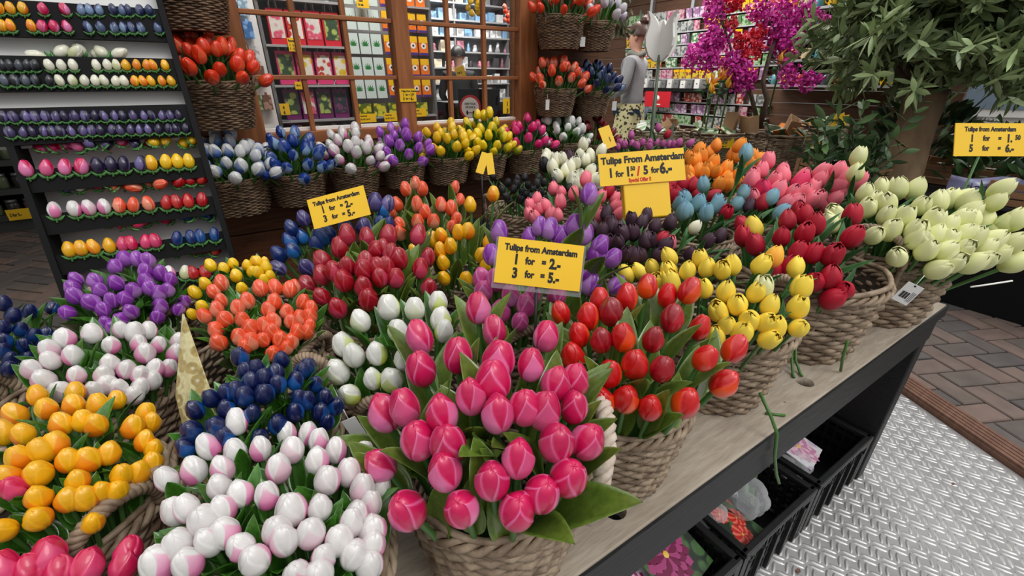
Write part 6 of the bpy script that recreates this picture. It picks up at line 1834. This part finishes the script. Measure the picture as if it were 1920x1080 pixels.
# ---------------------------------------------------------------- people
def skin_mesh(name, verts, edges, mats_, sub=2, root=0):
    """verts: (x,y,z,rx,ry)"""
    me = bpy.data.meshes.new(name)
    me.from_pydata([v[:3] for v in verts], edges, [])
    o = bpy.data.objects.new(name, me); col.objects.link(o)
    sk = o.modifiers.new('skin', 'SKIN'); sk.use_smooth_shade = True
    for i, v in enumerate(verts):
        s = me.skin_vertices[0].data[i]
        s.radius = (v[3], v[4] if len(v) > 4 else v[3]); s.use_root = (i == root)
    ss = o.modifiers.new('sub', 'SUBSURF'); ss.levels = sub; ss.render_levels = sub
    dg = bpy.context.evaluated_depsgraph_get()
    nm = bpy.data.meshes.new_from_object(o.evaluated_get(dg))
    bpy.data.objects.remove(o); bpy.data.meshes.remove(me)
    nm.name = name
    nm.materials.clear(); nm.materials.append(mats_)
    for p in nm.polygons: p.use_smooth = True
    return nm
M_skin = mat('skin', (214, 164, 140), .5)
def person(label, loc, rot, H, top_m, hair_m, arms, skirt=None, trousers=None, collar=None, bun=False):
    """arms: two lists of shoulder, elbow, wrist positions for a figure of height 1.68 facing +y"""
    o = thing('person', label, 'person', loc, (0, 0, rot))
    k = H / 1.68
    o.scale = (k, k, k)
    V, E = [], []
    def add(x, y, z, r, r2=None, par=None):
        V.append((x, y, z, r, r2 if r2 else r))
        if par is not None: E.append((par, len(V) - 1))
        return len(V) - 1
    pel = add(0, 0, .93, .115, .08)
    wa = add(0, 0, 1.06, .10, .075, pel); ch = add(0, .01, 1.24, .14, .095, wa); sh = add(0, 0, 1.37, .095, .075, ch)
    nk = add(0, 0, 1.45, .046, .048, sh); jaw = add(0, .015, 1.51, .062, .07, nk); mid = add(0, .012, 1.575, .075, .088, jaw); cr = add(0, 0, 1.645, .06, .07, mid)
    for s, arm in ((-1, arms[0]), (1, arms[1])):
        a = add(*arm[0], .05, .05, sh); b = add(*arm[1], .040, .040, a); c = add(*arm[2], .026, .030, b)
        hd = (Vector(arm[2]) - Vector(arm[1])).normalized()
        pm_ = Vector(arm[2]) + hd * .07
        d_ = add(*pm_, .036, .016, c)
        sidev = hd.cross(Vector((0, 0, 1))).normalized()
        for q in range(4):
            f0 = pm_ + hd * .045 + sidev * (-.027 + .018 * q)
            f1 = f0 + hd * .04 * (1, 1.1, 1.05, .85)[q] + Vector((0, 0, -.018))
            i0 = add(*f0, .0085, .0085, d_); add(*f1, .007, .007, i0)
        t0 = Vector(arm[2]) + hd * .035 + sidev * -.036 * s
        i0 = add(*t0, .010, .010, c); add(*(t0 + hd * .04 - sidev * .012 * s), .008, .008, i0)
    for s in (-1, 1):
        h = add(s * .085, 0, .86, .085, .09, pel); kn = add(s * .09, .015, .49, .056, .06, h); an = add(s * .095, -.01, .09, .036, .04, kn); to = add(s * .105, .13, .035, .036, .028, an)
    body = link('body', skin_mesh('body', V, E, M_skin), o)
    # face
    m = MB(); m.tube([(0, .09, 1.60), (0, .112, 1.565), (0, .10, 1.553)], [.008, .014, .010], 6); 
    for s in (-1, 1): m.tube([(s * .074, -.005, 1.60), (s * .084, -.012, 1.575), (s * .075, 0, 1.545)], [.012, .016, .010], 6)
    m.tube([(-.02, .092, 1.522), (0, .098, 1.523), (.02, .092, 1.522)], .005, 6)
    m.build('face_features', M_skin, o)
    for s in (-1, 1):
        m = MB(); m.lathe([(0.001, -.01), (.009, -.004), (.01, 0), (.009, .004), (.001, .01)], 10, c=(s * .03, .083, 1.588)); m.build('eye', M_ink, o)
    # top
    TV, TE = [], []
    V2 = []
    def add2(x, y, z, r, r2=None, par=None):
        TV.append((x, y, z, r, r2 if r2 else r))
        if par is not None: TE.append((par, len(TV) - 1))
        return len(TV) - 1
    p0 = add2(0, 0, .83, .168, .122); p1 = add2(0, 0, 1.04, .15, .115, p0); p2 = add2(0, .01, 1.24, .172, .125, p1); p3 = add2(0, 0, 1.37, .125, .098, p2); p4 = add2(0, 0, 1.43, .07, .068, p3)
    for arm in arms:
        a = add2(*arm[0], .070, .072, p3); b = add2(*arm[1], .056, .056, a); c = add2(*arm[2], .042, .042, b)
    link('sweater' if skirt else 'jacket', skin_mesh('top', TV, TE, top_m), o)
    if collar:
        m = MB(); m.tube([(.075 * math.cos(a), .072 * math.sin(a), 1.425 + .015 * math.sin(a * 3)) for a in [2 * PI * i / 24 for i in range(24)]], .026, 8, closed=True); m.build('scarf', collar, o)
    if skirt:
        m = MB(); n = 48; pr = [(.172, .96), (.192, .82), (.205, .72), (.215, .58), (.217, .575)]
        vs, fs = [], []
        for r_, z in pr:
            for j in range(n):
                a = 2 * PI * j / n
                q = r_ * (1 + .035 * math.sin(a * 9) * (1 - (z - .55) / .4))
                vs.append((q * math.cos(a), q * .8 * math.sin(a), z))
        for i in range(len(pr) - 1):
            for j in range(n): fs.append((i * n + j, i * n + (j + 1) % n, (i + 1) * n + (j + 1) % n, (i + 1) * n + j))
        m.add(vs, fs, 0, True); m.build('skirt', skirt, o)
    if trousers:
        LV, LE = [(0, 0, .92, .15, .105)], []
        for s in (-1, 1):
            b0 = len(LV)
            LV += [(s * .085, 0, .84, .098, .10), (s * .09, .015, .49, .072, .075), (s * .095, -.005, .10, .06, .065)]
            LE += [(0, b0), (b0, b0 + 1), (b0 + 1, b0 + 2)]
        link('trousers', skin_mesh('trousers', LV, LE, trousers), o)
        for s in (-1, 1):
            m = MB(); m.tube([(s * .095, -.06, .045), (s * .1, .03, .05), (s * .107, .16, .035)], [.045, .05, .036], 8); m.build('shoe', M_blackboard, o)
    # hair: cap over the back and crown
    m = MB(); n = 24; vs, fs = [], []
    rows = 9
    for i in range(rows + 1):
        e = -.62 + (PI / 2 + .62) * i / rows
        for j in range(n):
            a = 2 * PI * j / n
            front = max(0, math.sin(a))
            ee = max(e, .42 * front + .0)
            rr = 1.0 + .03 * math.sin(a * 7 + i)
            vs.append((.108 * rr * math.cos(a) * math.cos(ee), -.010 + .124 * rr * math.sin(a) * math.cos(ee), 1.585 + .135 * math.sin(ee)))
    for i in range(rows):
        for j in range(n): fs.append((i * n + j, i * n + (j + 1) % n, (i + 1) * n + (j + 1) % n, (i + 1) * n + j))
    m.add(vs, fs, 0, True)
    if bun:
        m.lathe([(.005, -.05), (.04, -.035), (.055, 0), (.04, .03), (.005, .045)], 14, c=(0.0, -.055, 1.72))
    hr = m.build('hair', hair_m, o)
    if bun:
        m = MB()
        for i in range(7): m.box((-.045 + .015 * i, -.095, 1.74 + .012 * math.sin(i * 1.9)), (.010, .02, .05), 0, Matrix.Rotation(.5 * math.sin(i), 3, 'Y'))
        m.build('hair_clip', mat('pink_hair_clip', (228, 170, 164), .3), hr)
    return o
M_sweater = mat('pale_grey_knit', (158, 160, 164), .85, var=.4, scale=9, rgb2=(128, 130, 134), bump=.5, bscale=40)
M_jacket = mat('black_jacket', (26, 26, 28), .7, var=.4, scale=6, rgb2=(40, 40, 42))
M_skirt = print_mat('floral_skirt', (212, 208, 158), (60, 52, 40), 30, 1, .3, (150, 60, 60))
person('woman with pinned-up brown hair in grey sweater and floral skirt, seen from behind', (3.83, 3.54, 0.0), R(24), 1.66, M_sweater, mat('brown_hair', (66, 42, 32), .5), [[(-.165, 0, 1.35), (-.235, .02, 1.10), (-.17, .21, 1.02)], [(.165, 0, 1.35), (.235, .03, 1.10), (.15, .22, 1.04)]], M_skirt, mat('blue_jeans', (66, 84, 110), .8), mat('grey_scarf', (140, 140, 132), .8), True)
person('man with short black hair in black jacket inside the shop, seen through the window', (2.84, 5.6, 0.0), R(-20), 1.53, M_jacket, mat('black_hair', (20, 18, 18), .5), [[(-.18, 0, 1.35), (-.25, .02, 1.10), (-.18, .20, 1.0)], [(.18, 0, 1.35), (.25, .03, 1.10), (.16, .22, 1.0)]], None, mat('dark_trousers', (40, 42, 48), .8))
